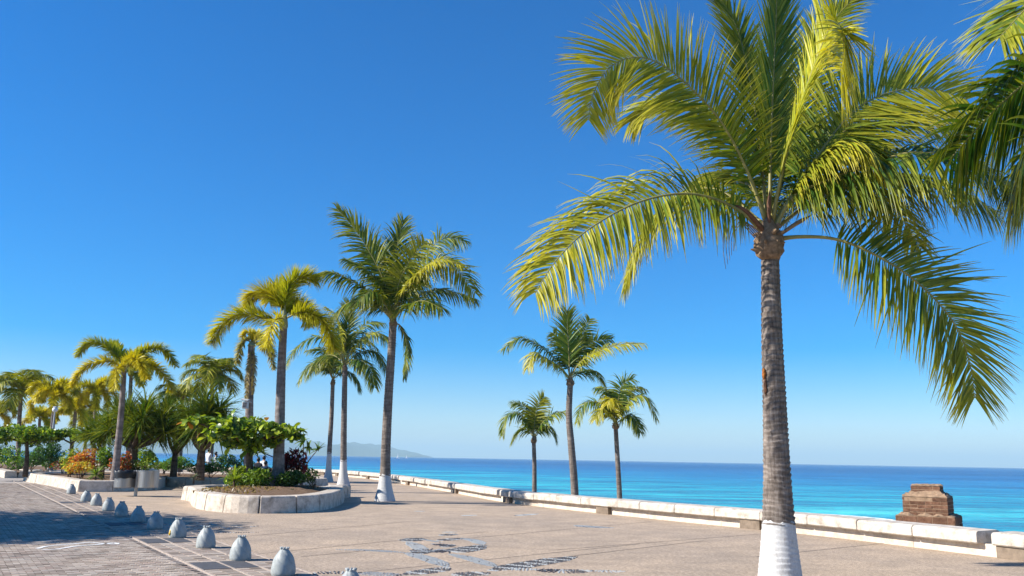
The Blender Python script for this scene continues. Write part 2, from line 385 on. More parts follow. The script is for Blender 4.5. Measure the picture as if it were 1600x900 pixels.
# ---- sea
def b_sea(nt, b):
    v = world_pos(nt); sep = nt.nodes.new('ShaderNodeSeparateXYZ'); nt.links.new(v, sep.inputs[0])
    mp = nt.nodes.new('ShaderNodeMapping'); mp.inputs['Scale'].default_value = (.004, .016, 1); mp.inputs['Rotation'].default_value = (0, 0, R(12)); nt.links.new(v, mp.inputs[0])
    patch = noise(nt, mp.outputs[0], 1.4, 5, .62)
    mp4 = nt.nodes.new('ShaderNodeMapping'); mp4.inputs['Scale'].default_value = (.0022, .014, 1); mp4.inputs['Rotation'].default_value = (0, 0, R(4)); nt.links.new(v, mp4.inputs[0])
    far_streak = noise(nt, mp4.outputs[0], 1.6, 6, .7)
    mp2 = nt.nodes.new('ShaderNodeMapping'); mp2.inputs['Scale'].default_value = (.03, .10, 1); mp2.inputs['Rotation'].default_value = (0, 0, R(14)); nt.links.new(v, mp2.inputs[0])
    streak = noise(nt, mp2.outputs[0], 1.2, 6, .7)
    # how far off the shore: deeper water is bluer
    dx = node(nt, 'Math', operation='MULTIPLY'); nt.links.new(sep.outputs[0], dx.inputs[0]); dx.inputs[1].default_value = .62
    dy = node(nt, 'Math', operation='MULTIPLY_ADD'); nt.links.new(sep.outputs[1], dy.inputs[0]); dy.inputs[1].default_value = .52; nt.links.new(dx.outputs[0], dy.inputs[2])
    wob = node(nt, 'Math', operation='MULTIPLY_ADD'); nt.links.new(patch, wob.inputs[0]); wob.inputs[1].default_value = 150.; nt.links.new(dy.outputs[0], wob.inputs[2])
    mr = node(nt, 'MapRange'); nt.links.new(wob.outputs[0], mr.inputs[0]); mr.inputs[1].default_value = 90.; mr.inputs[2].default_value = 590.
    c = ramp(nt, mr.outputs[0], [(0, (.10, .36, .40)), (.06, (.03, .38, .46)), (.22, (.012, .33, .46)), (.36, (.010, .22, .43)), (.6, (.010, .14, .36)), (1, (.007, .088, .265))]).outputs[0]
    c = mix(nt, c, ramp(nt, streak, [(.36, (.45, .60, .74)), (.5, (1, 1, 1)), (.64, (2.2, 1.45, 1.25))]).outputs[0], 1.0, 'MULTIPLY')
    c = mix(nt, c, ramp(nt, far_streak, [(.38, (.48, .66, .80)), (.5, (1, 1, 1)), (.62, (2.2, 1.42, 1.2))]).outputs[0], .95, 'MULTIPLY')
    nt.links.new(c, b.inputs['Base Color']); b.inputs['IOR'].default_value = 1.33
    mp3 = nt.nodes.new('ShaderNodeMapping'); mp3.inputs['Scale'].default_value = (.25, .7, 1); mp3.inputs['Rotation'].default_value = (0, 0, R(14)); nt.links.new(v, mp3.inputs[0])
    w = noise(nt, mp3.outputs[0], 1.0, 6, .6)
    mp5 = nt.nodes.new('ShaderNodeMapping'); mp5.inputs['Scale'].default_value = (.035, .16, 1); mp5.inputs['Rotation'].default_value = (0, 0, R(10)); nt.links.new(v, mp5.inputs[0])
    swell = noise(nt, mp5.outputs[0], 1.0, 5, .6)
    b1 = node(nt, 'Bump', Strength=1.0, Distance=5.0); nt.links.new(swell, b1.inputs['Height'])
    b2 = node(nt, 'Bump', Strength=.8, Distance=1.0); nt.links.new(w, b2.inputs['Height']); nt.links.new(b1.outputs[0], b2.inputs['Normal']); nt.links.new(b2.outputs[0], b.inputs['Normal'])
M_SEA = mat('sea_water', rough=.22, spec=.24, build=b_sea)
xs = [-40000, -8000, -2000, -600, -200, -60, 0, 60, 200, 600, 2000, 8000, 40000]; ys = [-200, 0, 40, 100, 200, 400, 900, 2500, 8000, 40000]
vs = [(x, y, SEA_Z) for y in ys for x in xs]; n = len(xs)
fs = [(j * n + i, j * n + i + 1, (j + 1) * n + i + 1, (j + 1) * n + i) for j in range(len(ys) - 1) for i in range(n - 1)]
tag(link('sea', mesh_py('sea', vs, fs, M_SEA)), kind='structure')
# ---- beach sloping from the wall to the water
def b_sand(nt, b):
    v = world_pos(nt); n = noise(nt, v, 2, 6, .7)
    nt.links.new(ramp(nt, n, [(.3, (.34, .27, .19)), (.7, (.48, .40, .30))]).outputs[0], b.inputs['Base Color']); bump(nt, b, n, .5, .05)
M_SAND = mat('beach_sand', rough=.95, spec=.1, build=b_sand)
wpath = Path(WALL)
rows = []
for t in np.linspace(0, wpath.L, 70):
    p, d, nn = wpath.frame(t, 1.5)
    row = []
    for o, z in ((.38, -1.9), (4, -2.0), (14, -2.5), (30, -3.0), (44, -3.35), (52, -3.6), (62, -4.6)):
        o2 = o + (2 * math.sin(t * .13) + random.uniform(-.6, .6) if o > 20 else 0)
        row.append((p[0] + nn[0] * o2, p[1] + nn[1] * o2, z + (random.uniform(-.05, .05) if o < 40 else 0)))
    rows.append(row)
k = 7; vs = [q for r_ in rows for q in r_]
fs = [(i * k + j, i * k + j + 1, (i + 1) * k + j + 1, (i + 1) * k + j) for i in range(len(rows) - 1) for j in range(k - 1)]
tag(link('beach', mesh_py('beach', vs, fs, M_SAND, True)), kind='structure')
# ---- surf line where the water meets the sand
def b_foam(nt, b):
    n = noise(nt, world_pos(nt), 1.2, 6, .75)
    nt.links.new(ramp(nt, n, [(.35, (.30, .52, .54)), (.55, (.74, .78, .78))]).outputs[0], b.inputs['Base Color']); bump(nt, b, n, .6, .1)
M_FOAM = mat('surf_foam', rough=.8, spec=.2, build=b_foam)
def surf(o0, w, zz):
    v, f = [], []
    tt = np.linspace(0, wpath.L * .8, 260); c1 = 0
    for i, t in enumerate(tt):
        p, d, nn = wpath.frame(t, 1.5)
        c = o0 + 1.4 * math.sin(t * .21 + o0) + .8 * math.sin(t * .73)
        ww = w * max(.05, .55 + .6 * math.sin(t * .37 + o0) + random.uniform(-.25, .25))
        for q, h in ((-.5, 0), (0, .09), (.5, 0)):
            v.append((p[0] + nn[0] * (c + q * ww), p[1] + nn[1] * (c + q * ww), zz + h))
    for i in range(len(tt) - 1):
        for j in (0, 1): f.append((i * 3 + j, i * 3 + j + 1, i * 3 + j + 4, i * 3 + j + 3))
    return mesh_py('surf', v, f, M_FOAM, True)
tag(link('surf', surf(49.5, .8, SEA_Z + .02)), 'thin white surf line along the beach', kind='stuff')
# ---- hills across the bay
M_HILL = simple('forest_hills', (.075, .10, .06), .95, .1, 0, .35, .004)
top = [(-500, 672), (-200, 676), (0, 674), (120, 680), (250, 676), (340, 683), (400, 684), (468, 686.5), (503, 688), (517, 692.5), (547, 690.5), (591, 692.5), (618, 697.5), (635, 702), (653, 706.5), (668, 711)]
D0 = 14000.; cols = np.arange(-500, 669, 4.0); rowsN = 11
ty = np.interp(cols, [a for a, _ in top], [b_ for _, b_ in top])
vs = []
for j in range(rowsN):
    u = j / (rowsN - 1)
    for i, c in enumerate(cols):
        hor = 711 + (c - 480) * .0178
        H = max(0, (hor - ty[i])) / F_PX * D0
        prof = min(1, u / .55) if u < .55 else max(0, 1 - (u - .55) / .45)
        prof = prof ** (.8 + .5 * math.sin(c * .05 + 2 * math.sin(c * .013)))
        Dp = 11200 + 6200 * u
        hx = (c - 800) / F_PX * (D0 + (Dp - D0) * .35)
        h = H * prof * (1 + .05 * math.sin(c * .33 + j) + .05 * math.sin(c * .11 + j * 2.1)) if 0 < j < rowsN - 1 else -5
        vs.append((hx, Dp, SEA_Z + h - (1 if h == 0 else 0)))
n = len(cols); fs = [(j * n + i, j * n + i + 1, (j + 1) * n + i + 1, (j + 1) * n + i) for j in range(rowsN - 1) for i in range(n - 1)]
tag(link('hills', mesh_py('hills', vs, fs, M_HILL, True)), kind='structure')
# ---- plaza sheet, bounded by the sea wall
edge = [tuple(wpath.at(t)) for t in np.linspace(0, wpath.L, 90)]
cx, cy = -30.0, 30.0
outer = [(-95, 112), (-95, -30), (45, -30), (45, -10)]
e2 = []
for t in np.linspace(0, wpath.L, 90):
    p, d, nn = wpath.frame(t, .5); e2.append((p[0] + nn[0] * .2, p[1] + nn[1] * .2))
ring = [(x, y, 0) for x, y in e2] + [(-95, -30, 0), (45, -30, 0)]
bm = bmesh.new(); bv = [bm.verts.new(q) for q in ring]; bm.faces.new(bv); bmesh.ops.triangulate(bm, faces=bm.faces[:])
bmesh.ops.recalc_face_normals(bm, faces=bm.faces[:])
me = bm_mesh('plaza', bm, M_PLAZA)
if me.polygons[0].normal.z < 0: me.flip_normals()
plaza = tag(link('plaza', me), kind='structure')
# quay face below the wall
vs, fs = [], []
for i, (x, y) in enumerate(e2):
    p = wpath.frame(np.linspace(0, wpath.L, 90)[i], .5); q = p[0] + p[2] * .36
    vs += [(q[0], q[1], -.004), (q[0], q[1], -4.0)]
fs = [(2 * i, 2 * i + 1, 2 * i + 3, 2 * i + 2) for i in range(len(e2) - 1)]
vs2 = []
tag(link('quay_face', mesh_py('quay_face', vs, fs, M_PLINTH)), kind='structure')

# ---- brick street on the left of the bollard line
BOL_PX = [(546, 944), (442, 901), (375, 877), (321, 857.5), (277, 841.5), (242, 828), (215, 817), (189, 807.5), (169, 799.5), (150, 791), (134, 784.5), (111, 772.5)]
BOL = [G(*q) for q in BOL_PX]
q0 = np.array(BOL[1][:2]); q1 = np.array(BOL[-2][:2])
sd = (q1 - q0) / np.linalg.norm(q1 - q0); sn = np.array([-sd[1], sd[0]])      # along the line (away), to the left
if sn[0] > 0: sn = -sn
def S(a, o, z=0.0):      # along, offset to the left of the bollard line
    p = q0 + sd * a + sn * o; return (p[0], p[1], z)
ZB = .020
tag_o = link('street', mesh_py('street', [S(-12, -.48, .004), S(-12, 30, .004), S(60, 30, .004), S(60, -.48, .004)], [(0, 1, 2, 3)], M_MORTAR)); street = tag(tag_o, kind='structure')
if street.data.polygons[0].normal.z < 0: street.data.flip_normals()
def strip(a0, a1, o0, o1, z):
    m = mesh_py('strip', [S(a0, o0, z), S(a0, o1, z), S(a1, o1, z), S(a1, o0, z), S(a0, o0, .002), S(a0, o1, .002), S(a1, o1, .002), S(a1, o0, .002)],
                   [(0, 1, 2, 3), (0, 4, 5, 1), (1, 5, 6, 2), (2, 6, 7, 3), (3, 7, 4, 0)], M_BAND)
    if m.polygons[0].normal.z < 0: m.flip_normals()
    return m
for o in (-.46, -.02, .40, .86):
    a = -3.0
    while a < 45:
        link('kerb_strip', strip(a, a + 2.96, o, o + .028, ZB + .004), street); a += 3.0
# dark tiles set between the strips beside every second bollard
for i in (1, 2, 4, 6, 8, 10):
    a = float(np.dot(np.array(BOL[i][:2]) - q0, sd))
    for o0, o1 in ((.03, .39), (.45, .85)):
        m = strip(a - 1.05, a - .12, o0, o1, ZB + .006); m.materials.clear(); m.materials.append(M_DARKTILE); link('dark_tile', m, street)
# pavers
def paver(a, o, la, lo, dz):
    g = .007; zt = ZB + dz
    c = [S(a + g, o + g, zt), S(a + la - g, o + g, zt), S(a + la - g, o + lo - g, zt), S(a + g, o + lo - g, zt)]
    return c + [(x, y, .002) for x, y, z in c]
PF = [(0, 1, 2, 3), (0, 4, 5, 1), (1, 5, 6, 2), (2, 6, 7, 3), (3, 7, 4, 0)]
allp = []
LA, LO = .10, .19
for row in range(-25, 410):
    a = row * LA - .5
    for kx in range(0, 130):
        o = .93 + kx * LO + (LO / 2 if row % 2 else 0)
        c = S(a, o, 0); x, y = proj(c)
        if -420 < x < 640 and y < 990 and c[1] > 7: allp.append((y, a, o))
# rows of bricks between the strips
for o0, o1 in ((-.41, -.03), (.03, .39), (.45, .85)):
    m_ = (o1 - o0) / 2
    for row in range(-38, 410):
        a = row * LA - .5
        for kx in range(2):
            c = S(a, o0 + kx * m_); x, y = proj(c)
            if -420 < x < 760 and y < 990 and c[1] > 7: allp.append((y, a, o0 + kx * m_, m_))
allp.sort(key=lambda q: -q[0] if q[0] < 905 else 0)
near = [q for q in allp if q[0] < 905 and -5 < proj(S(q[1], q[2]))[0]][:300]; nearset = set(id(q) for q in near)
fl = None
for q in near:
    y, a, o = q[:3]; lo = q[3] if len(q) > 3 else LO
    m = mesh_py('paver', paver(a, o, LA, lo, random.uniform(-.002, .003)), PF, M_BRICK)
    if fl is None: fl = m.polygons[0].normal.z < 0
    if fl: m.flip_normals()
    link('brick', m, street)
vs = []; 
for q in allp:
    if id(q) in nearset: continue
    y, a, o = q[:3]; lo = q[3] if len(q) > 3 else LO
    vs.extend(paver(a, o, LA, lo, random.uniform(-.002, .003)))
nb = len(vs) // 8
f = (np.arange(nb)[:, None, None] * 8 + np.array(PF)[None]).reshape(-1, 4)
if fl: f = f[:, ::-1]
tag(link('brick_field', mesh_np('brick_field', vs, f, M_BRICK), street), kind='stuff')

# ---- sea wall with a stone seat
sw = empty('sea_wall', tuple(wp[3]), 'long white stone seat wall curving along the edge of the promenade', 'wall')
def wlink(name, me):
    o = link(name, me, sw); o.matrix_parent_inverse = Matrix.Translation(-Vector(sw.location)); return o
gap_s = [wpath.s_at_px(x) for x in (1552, 789, 672, 629, 566)]
bounds = [0.0] + gap_s + [wpath.L * .93]
SLAB = [(-.26, .235), (-.285, .26), (-.285, .42), (-.265, .458), (-.22, .478), (.30, .492), (.36, .475), (.38, .44), (.38, .235)]
for i in range(len(bounds) - 1):
    s0, s1 = bounds[i] + (.16 if i else 0), bounds[i + 1] - .16
    nblk = max(1, round((s1 - s0) / 1.55)) if i < 3 else max(1, round((s1 - s0) / 2.2))
    cuts = np.linspace(s0, s1, nblk + 1); 
    for a, b_ in zip(cuts[:-1], cuts[1:]):
        wlink('seat_slab', sweep('seat_slab', wpath, a + .010, b_ - .010, SLAB, 3, M_WHITE_STONE, .009, .025))
PL = [(-.09, -.01), (-.09, .236), (.34, .236), (.34, -.01)]
cuts = np.arange(0, wpath.L * .93, 3.1)
for a, b_ in zip(cuts[:-1], cuts[1:]):
    wlink('plinth', sweep('plinth', wpath, a + .003, b_ - .003, PL, 3, M_PLINTH, .003))
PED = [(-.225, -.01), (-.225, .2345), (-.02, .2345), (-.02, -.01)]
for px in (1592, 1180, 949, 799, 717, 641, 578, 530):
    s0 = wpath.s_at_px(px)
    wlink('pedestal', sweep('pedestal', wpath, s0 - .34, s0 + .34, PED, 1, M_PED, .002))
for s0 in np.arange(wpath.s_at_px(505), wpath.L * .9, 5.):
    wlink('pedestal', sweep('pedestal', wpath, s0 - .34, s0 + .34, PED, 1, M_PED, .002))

# ---- planters
def planter(name, label, pts, width, height, blk, closed=True, smooth=True, material=M_STONE, lean=.05, soil=None, start=0.0, group=None):
    pts = [Vector((p[0], p[1], 0)) for p in pts]
    c = sum(pts, Vector()) / len(pts)
    if smooth and closed:
        q = crom(pts[-2:] + pts + pts[:3], 60 * 3); 
        # cut the doubled ends
        dense = []
        base = np.array([tuple(p) for p in pts])
        ext = np.vstack([base[-2:], base, base[:3]])
        m = len(base); out = []
        P_ = ext
        for i in range(1, m + 1):
            a, b_, c_, d_ = P_[i - 0], P_[i + 1], P_[i + 2], P_[i + 3] if i + 3 < len(P_) else P_[(i + 3) - m]
            t = np.linspace(0, 1, 12, endpoint=False)[:, None]
            out.append(.5 * (2 * b_ + (c_ - a) * t + (2 * a - 5 * b_ + 4 * c_ - d_) * t ** 2 + (3 * b_ - a - 3 * c_ + d_) * t ** 3))
        poly = np.vstack(out)
    elif smooth: poly = crom(pts, 120)
    else: poly = np.array([tuple(p) for p in pts])
    # go round clockwise seen from above so that the right-hand normal points inward
    area = 0.5 * np.sum(poly[:, 0] * np.roll(poly[:, 1], -1) - np.roll(poly[:, 0], -1) * poly[:, 1])
    if closed and area > 0: poly = poly[::-1]
    root = empty(name, tuple(c), label, 'planter', group)
    pa = Path(poly, closed)
    sect = [(0, 0), (lean, height - .05), (lean + .02, height - .015), (lean + .06, height), (width - .05, height), (width, height - .05), (width, 0)]
    nblk = max(2, round(pa.L / blk)); cuts = np.linspace(start, start + pa.L, nblk + 1)
    if not smooth:      # blocks end at the corners
        corners = list(pa.a); cuts = []
        for a, b_ in zip(corners[:-1], corners[1:]):
            m = max(1, round((b_ - a) / blk)); cuts += list(np.linspace(a, b_, m + 1)[:-1])
        cuts.append(corners[-1])
    inv = Matrix.Translation(-c)
    for a, b_ in zip(cuts[:-1], cuts[1:]):
        o = link('stone_block', sweep('stone_block', pa, a + .019, b_ - .019, sect, 4, material, .008, .025), root); o.matrix_parent_inverse = inv
    if soil and closed:
        zc, mound = soil; rings = 9; vs, fs = [], []
        m = 72; ts = np.linspace(0, pa.L, m, endpoint=False)
        rim = []
        for t in ts:
            p, d, nn = pa.frame(t); rim.append(p + nn * (width * .7))
        rim = np.array(rim); cc = rim.mean(0)
        for r_ in range(rings):
            u = 1 - r_ / rings
            for p in rim:
                q = cc + (p - cc) * u
                vs.append((q[0], q[1], zc + mound * (1 - u ** 2) + random.uniform(-.02, .03)))
        vs.append((cc[0], cc[1], zc + mound))
        for r_ in range(rings - 1):
            for j in range(m): fs.append((r_ * m + j, r_ * m + (j + 1) % m, (r_ + 1) * m + (j + 1) % m, (r_ + 1) * m + j))
        for j in range(m): fs.append(((rings - 1) * m + j, (rings - 1) * m + (j + 1) % m, len(vs) - 1))
        me = mesh_py('soil', vs, fs, M_SOIL, True)
        if me.polygons[0].normal.z < 0: me.flip_normals()
        o = link('soil', me, root); o.matrix_parent_inverse = inv
    return root
# the round planter in front (front edge on the ground, then the far side)
fp = [G(295, 783), G(306, 794), G(347, 800.5), G(402, 802.5), G(456, 801.5), G(504, 797.5), G(535, 787), G(533, 776)]
A = [Vector((p.x, p.y, 0)) for p in fp] + [Vector((-7.7, 36.0, 0)), Vector((-9.2, 37.4, 0)), Vector((-11.2, 36.4, 0)), Vector((-12.1, 34.2, 0))]
planter('round_planter', 'round low planter of pale stone blocks holding an almond tree and a foxtail palm', A, .62, .50, 1.25, soil=(.36, .22), start=.4)
# short inner arm of the spiral
arm = [G(291, 770, .50), G(305, 765.5, .50), G(330, 764, .50), G(355, 765, .50), G(372, 767, .50)]
# the long angular planter on the left
Bp = [G(121, 768.5), G(176, 768.5), G(247, 765.5), G(259, 760), G(288, 761), Vector((-11.0, 45.5, 0)), Vector((-9.8, 50, 0)), Vector((-13, 59, 0)), Vector((-27.5, 60, 0)), Vector((-27.0, 51.0, 0))]
planter('angular_planter', 'long angular planter of pale stone blocks behind the steel litter bins', Bp, .60, .47, 1.35, smooth=False, soil=(.36, .12))
Cp = [G(26, 746.5), G(-60, 724), Vector((-62, 62, 0)), Vector((-50, 76, 0)), Vector((-31, 73, 0)), Vector((-29.5, 62, 0))]
Cp = [G(27, 747), G(46, 743), Vector((-30.4, 60, 0)), Vector((-29, 74, 0)), Vector((-48, 80, 0)), Vector((-60, 66, 0)), G(-70, 722.5)]
planter('low_planter', 'low white stone planter with palms and shrubs at the left edge', Cp, .75, .42, 1.8, smooth=False, soil=(.33, .1), material=M_WHITE_STONE)
# ---- saw-cut joints in the plaza
for i, (a, b_) in enumerate([((400, 866), (760, 831)), ((470, 870), (600, 858)), ((690, 845), (1020, 815)), ((800, 880), (1100, 845)), ((860, 860), (1440, 815)), ((310, 845), (640, 815)), ((560, 895), (1000, 850)), ((1180, 870), (1420, 845))]):
    p, q = G(*a), G(*b_); d = (q - p).normalized(); n_ = Vector((-d.y, d.x, 0)) * .012; z = Vector((0, 0, .004))
    m = mesh_py('joint', [p + n_ + z, p - n_ + z, q - n_ + z, q + n_ + z], [(0, 1, 2, 3)], M_JOINT)
    if m.polygons[0].normal.z < 0: m.flip_normals()
    link('saw_cut_joint', m, plaza)
# ================================================================= PALMS AND PLANTS
GREEN = np.array([.036, .108, .013]); DEEP = np.array([.014, .052, .011]); YEL = np.array([.60, .52, .030]); LIME = np.array([.12, .235, .019]); TAN = np.array([.36, .27, .14])
def lerp(a, b, t): return a + (b - a) * t
def frond_np(ctrl, Lmax, n=90, w=.04, v_up=.25, droop=.9, ang=(1.3, .8), hint=None, petiole=.16, yel=.2, tipyel=.35, K=5, plume=False, seed=0, lime=.3, prof=None, jit=.12, fold=.3, ragged=0.1, tilt=0.0, dead=0.0):
    """leaflets along a rachis given by its control points; returns leaflet mesh arrays with colours, and the rachis line"""
    r = np.random.default_rng(seed)
    rach = crom(ctrl, 40)
    T = unit(np.gradient(rach, axis=0))
    if hint is None:
        H = rach[-1] - rach[0]; H[2] = 0
        if np.linalg.norm(H) < .2: H = np.array([0, -1., 0])
        H = H / np.linalg.norm(H)
        th = np.arctan2(T[:, 2], T @ H)
        N = np.array([0, 0, 1.])[None] * np.cos(th)[:, None] - H[None] * np.sin(th)[:, None]
    else: N = np.tile(np.asarray(hint, float)[None], (len(T), 1))
    N = N + np.array([[0, -tilt, 0]])
    N = unit(N - (N * T).sum(1, keepdims=True) * T)
    Sd = np.cross(T, N)
    u = np.tile(np.linspace(petiole, .995, n), 2) + r.normal(0, .2 / n, 2 * n); u = np.clip(u, petiole * .9, 1)
    side = np.repeat([1., -1.], n)
    if plume:
        u = np.tile(u[:n], 4); side = np.repeat([1., -1., 1., -1.], n)
    keep = r.random(len(u)) > ragged * .4; u = u[keep]; side = side[keep]
    M = len(u); x = u * 39; i0 = np.clip(x.astype(int), 0, 38); fr = (x - i0)[:, None]
    def samp(a): return a[i0] * (1 - fr) + a[i0 + 1] * fr
    B, t_, n_, s_ = samp(rach), unit(samp(T)), unit(samp(N)), unit(samp(Sd))
    q = (u - petiole) / (1 - petiole); q = np.clip(q, 0, 1)
    Lp = (np.interp(q, [0, .1, .35, .7, .9, 1], [.5, .8, 1, .86, .62, .4]) if prof is None else np.interp(q, *prof)) * Lmax * (1 + r.normal(0, .06, M))
    Lp = Lp * np.where(r.random(M) < ragged, r.uniform(.45, .95, M), 1)
    a = np.interp(q, [0, 1], ang) + r.normal(0, jit * .6, M)
    if plume: v = r.uniform(-1.1, 1.5, M)
    else: v = v_up * (1 - .5 * q) + r.normal(0, jit, M)
    d = np.cos(a)[:, None] * t_ + np.sin(a)[:, None] * (np.cos(v)[:, None] * side[:, None] * s_ + np.sin(v)[:, None] * n_)
    dr = droop * (1 + r.normal(0, .3, M)); dr = np.maximum(dr, .05)
    nr = unit(n_ + .35 * r.normal(0, 1, (M, 1)) * t_ + .15 * r.normal(0, 1, (M, 3)))
    pos = B.copy(); st = [pos.copy()]; ds = [d]
    for k in range(1, K + 1):
        uu = k / K
        dd = unit(d + np.array([0, 0, -1.])[None] * (dr * uu ** 1.15)[:, None]); ds.append(dd)
        pos = pos + dd * (Lp / K)[:, None]; st.append(pos.copy())
    ny = np.clip(yel + r.normal(0, .13, M) + tipyel * (q - .3) * .6, 0, 1)
    base = lerp(DEEP, GREEN, r.random((M, 1)))
    LIM_ = LIME if not plume else np.array([.27, .37, .025])
    base = lerp(base, LIM_, np.clip(lime + r.normal(0, .15, (M, 1)), 0, 1)); base = lerp(base, YEL, ny[:, None]); base = lerp(base, TAN * .8, dead)
    V = np.zeros((M, K + 1, 3, 3)); C = np.zeros((M, K + 1, 3, 3))
    for k in range(K + 1):
        uu = k / K
        wv = unit(np.cross(ds[k], nr - (nr * ds[k]).sum(1, keepdims=True) * ds[k]))
        nn = np.cross(wv, ds[k])
        ww = w * min(1, .35 + uu * 3.2) * (1 - uu ** 1.7) + .0012
        wl = (ww * (.75 + .5 * Lp / Lmax))[:, None] if True else ww
        V[:, k, 0] = st[k] - wv * wl; V[:, k, 2] = st[k] + wv * wl; V[:, k, 1] = st[k] - nn * wl * fold
        c = lerp(base, YEL, np.clip((uu - .45) * tipyel * 1.4, 0, 1)); c = lerp(c, TAN, np.clip((uu - .8) * 2.2 * tipyel, 0, .8))
        C[:, k, :] = c[:, None, :]
    idx = np.arange(M * (K + 1) * 3).reshape(M, K + 1, 3)
    f = [np.stack([idx[:, :-1, j], idx[:, :-1, j + 1], idx[:, 1:, j + 1], idx[:, 1:, j]], -1).reshape(-1, 4) for j in (0, 1)]
    return V.reshape(-1, 3), np.vstack(f), C.reshape(-1, 3), rach
SEED = [100]
def add_frond(root, ctrl, Lmax, r0=.03, rmat=None, loc=None, **kw):
    """ctrl in world space; root an Empty without rotation"""
    SEED[0] += 1
    o0 = np.array(tuple(root.location))
    ctrl = [np.array(tuple(p), float) - o0 for p in ctrl]
    v, f, c, rach = frond_np(ctrl, Lmax, seed=SEED[0], **kw)
    me = mesh_np('frond', v, f, M_FROND, c, smooth=True)
    o = link('frond', me, root)
    rad = np.interp(np.linspace(0, 1, 40), [0, .06, .3, 1], [r0 * 1.7, r0 * 1.1, r0 * .7, r0 * .12])
    tv, tf = tube_np(rach, rad, 6)
    link('rachis', mesh_np('rachis', tv, tf, rmat or M_RACHIS, smooth=True), o)
    return o
def trunk_path(base, top, bend=(0, 0), n=120):
    b, t = np.array(tuple(base)), np.array(tuple(top)); u = np.linspace(0, 1, n)[:, None]
    return b + (t - b) * u + np.array([bend[0], bend[1], 0])[None] * np.sin(u * np.pi)
def ringed_trunk(root, path, r_base, r_mid, r_top, ring=.075, depth=.06, sides=20, flare=.5, paint=0.0, material=None, bark='trunk', fine=4):
    """path in world space; a saw-tooth of leaf scars up the stem; the whitewashed foot is a part of its own"""
    o0 = np.array(tuple(root.location)); path = np.asarray(path) - o0
    s = np.concatenate([[0], np.cumsum(np.linalg.norm(np.diff(path, axis=0), axis=1))]); L = s[-1]
    n = int(min(640, max(50, L / ring * fine))); t = np.linspace(0, L, n)
    p = np.stack([np.interp(t, s, path[:, k]) for k in range(3)], 1)
    rad = np.where(t < flare * 2.2, r_mid + (r_base - r_mid) * np.exp(-t / flare * 1.3), np.interp(t, [0, L], [r_mid, r_top]))
    rad = np.minimum(rad, 1e9)
    rad = r_top + (r_mid - r_top) * (1 - t / L) + (r_base - r_mid) * np.exp(-(t / flare) ** 1.3)
    th = np.linspace(0, 2 * np.pi, sides, endpoint=False)
    wob = .35 * np.sin(th[None] + t[:, None] * 1.7) + .2 * np.sin(2 * th[None] + t[:, None] * 3.1)
    ph = (t[:, None] / ring + wob + .25 * np.sin(t[:, None] * 2.3)) % 1.0
    amp_ = .55 + .9 * np.abs(np.sin(np.floor(t[:, None] / ring + wob) * 12.9898) ) * np.abs(np.sin(th[None] * 1.5 + t[:, None] * 5.3)) ; saw = .5 + (np.where(ph < .82, ph / .82, (1 - ph) / .18) - .5) * amp_
    rr = rad[:, None] * (1 + depth * (saw - .5)) * (1 + rng.normal(0, .006, (n, sides)))
    k = np.searchsorted(t, paint) if paint > 0 else 0
    if paint > 0:
        pp = tube_np(p[:k + 1], rr[:k + 1] * 1.006, sides); v, f = pp; v[:(k + 1) * sides] = .32 * v[:(k + 1) * sides] + .68 * tube_np(p[:k + 1], np.repeat(rad[:k + 1, None], sides, 1), sides)[0][:(k + 1) * sides]; v[k * sides:(k + 1) * sides, 2] += rng.uniform(-.035, .03, sides); k = max(1, k - 4); link('painted_foot', mesh_np('painted_foot', v, f, M_LIME, smooth=True), root)
    v, f = tube_np(p[k:], rr[k:], sides)
    return link(bark, mesh_np(bark, v, f, material or M_BARK, smooth=True), root)
def boot(root, center, r, h, n=16, seed=1):
    """the fibrous swelling below the crown with stubs of old leaf stalks"""
    rr = np.random.default_rng(seed); c = np.array(tuple(center)) - np.array(tuple(root.location))
    h = h * 1.5; z = np.linspace(0, 1, 12); prof = np.interp(z, [0, .12, .35, .6, .8, 1], [.72, 1.15, 1.3, 1.0, .7, .35]) * r
    path = np.stack([np.full(12, c[0]), np.full(12, c[1]), c[2] + z * h], 1)
    v, f = tube_np(path, prof[:, None] * (1 + rr.normal(0, .09, (12, 14))), 14)
    link('crown_boot', mesh_np('crown_boot', v, f, M_FIBRE, smooth=True), root)
    for i in range(n):
        a = rr.uniform(0, 6.28); zz = rr.uniform(.1, .8) * h; dn = rr.uniform(-.5, .8); L = r * rr.uniform(.4, .95)
        p0 = c + np.array([math.cos(a) * r * .8, math.sin(a) * r * .8, zz]); d = np.array([math.cos(a), math.sin(a), dn]); d /= np.linalg.norm(d)
        pth = np.stack([p0 + d * L * q for q in (0, .5, 1)])
        v, f = tube_np(pth, [r * .3, r * .2, r * .05], 6)
        link('leaf_stub', mesh_np('leaf_stub', v, f, M_FIBRE), root)
def spathe(root, ctrl, r, m=None):
    pth = crom(ctrl, 12) - np.array(tuple(root.location))
    v, f = tube_np(pth, r * np.interp(np.linspace(0, 1, 12), [0, .3, .7, 1], [.4, .9, 1, .05]), 8)
    link('dry_spathe', mesh_np('dry_spathe', v, f, m or M_SPATHE, smooth=True), root)
def pxc(lst, Y): return [P(a, b, Y + d) for a, b, d in lst]
CAMF = (0.0, -1.0, .25)

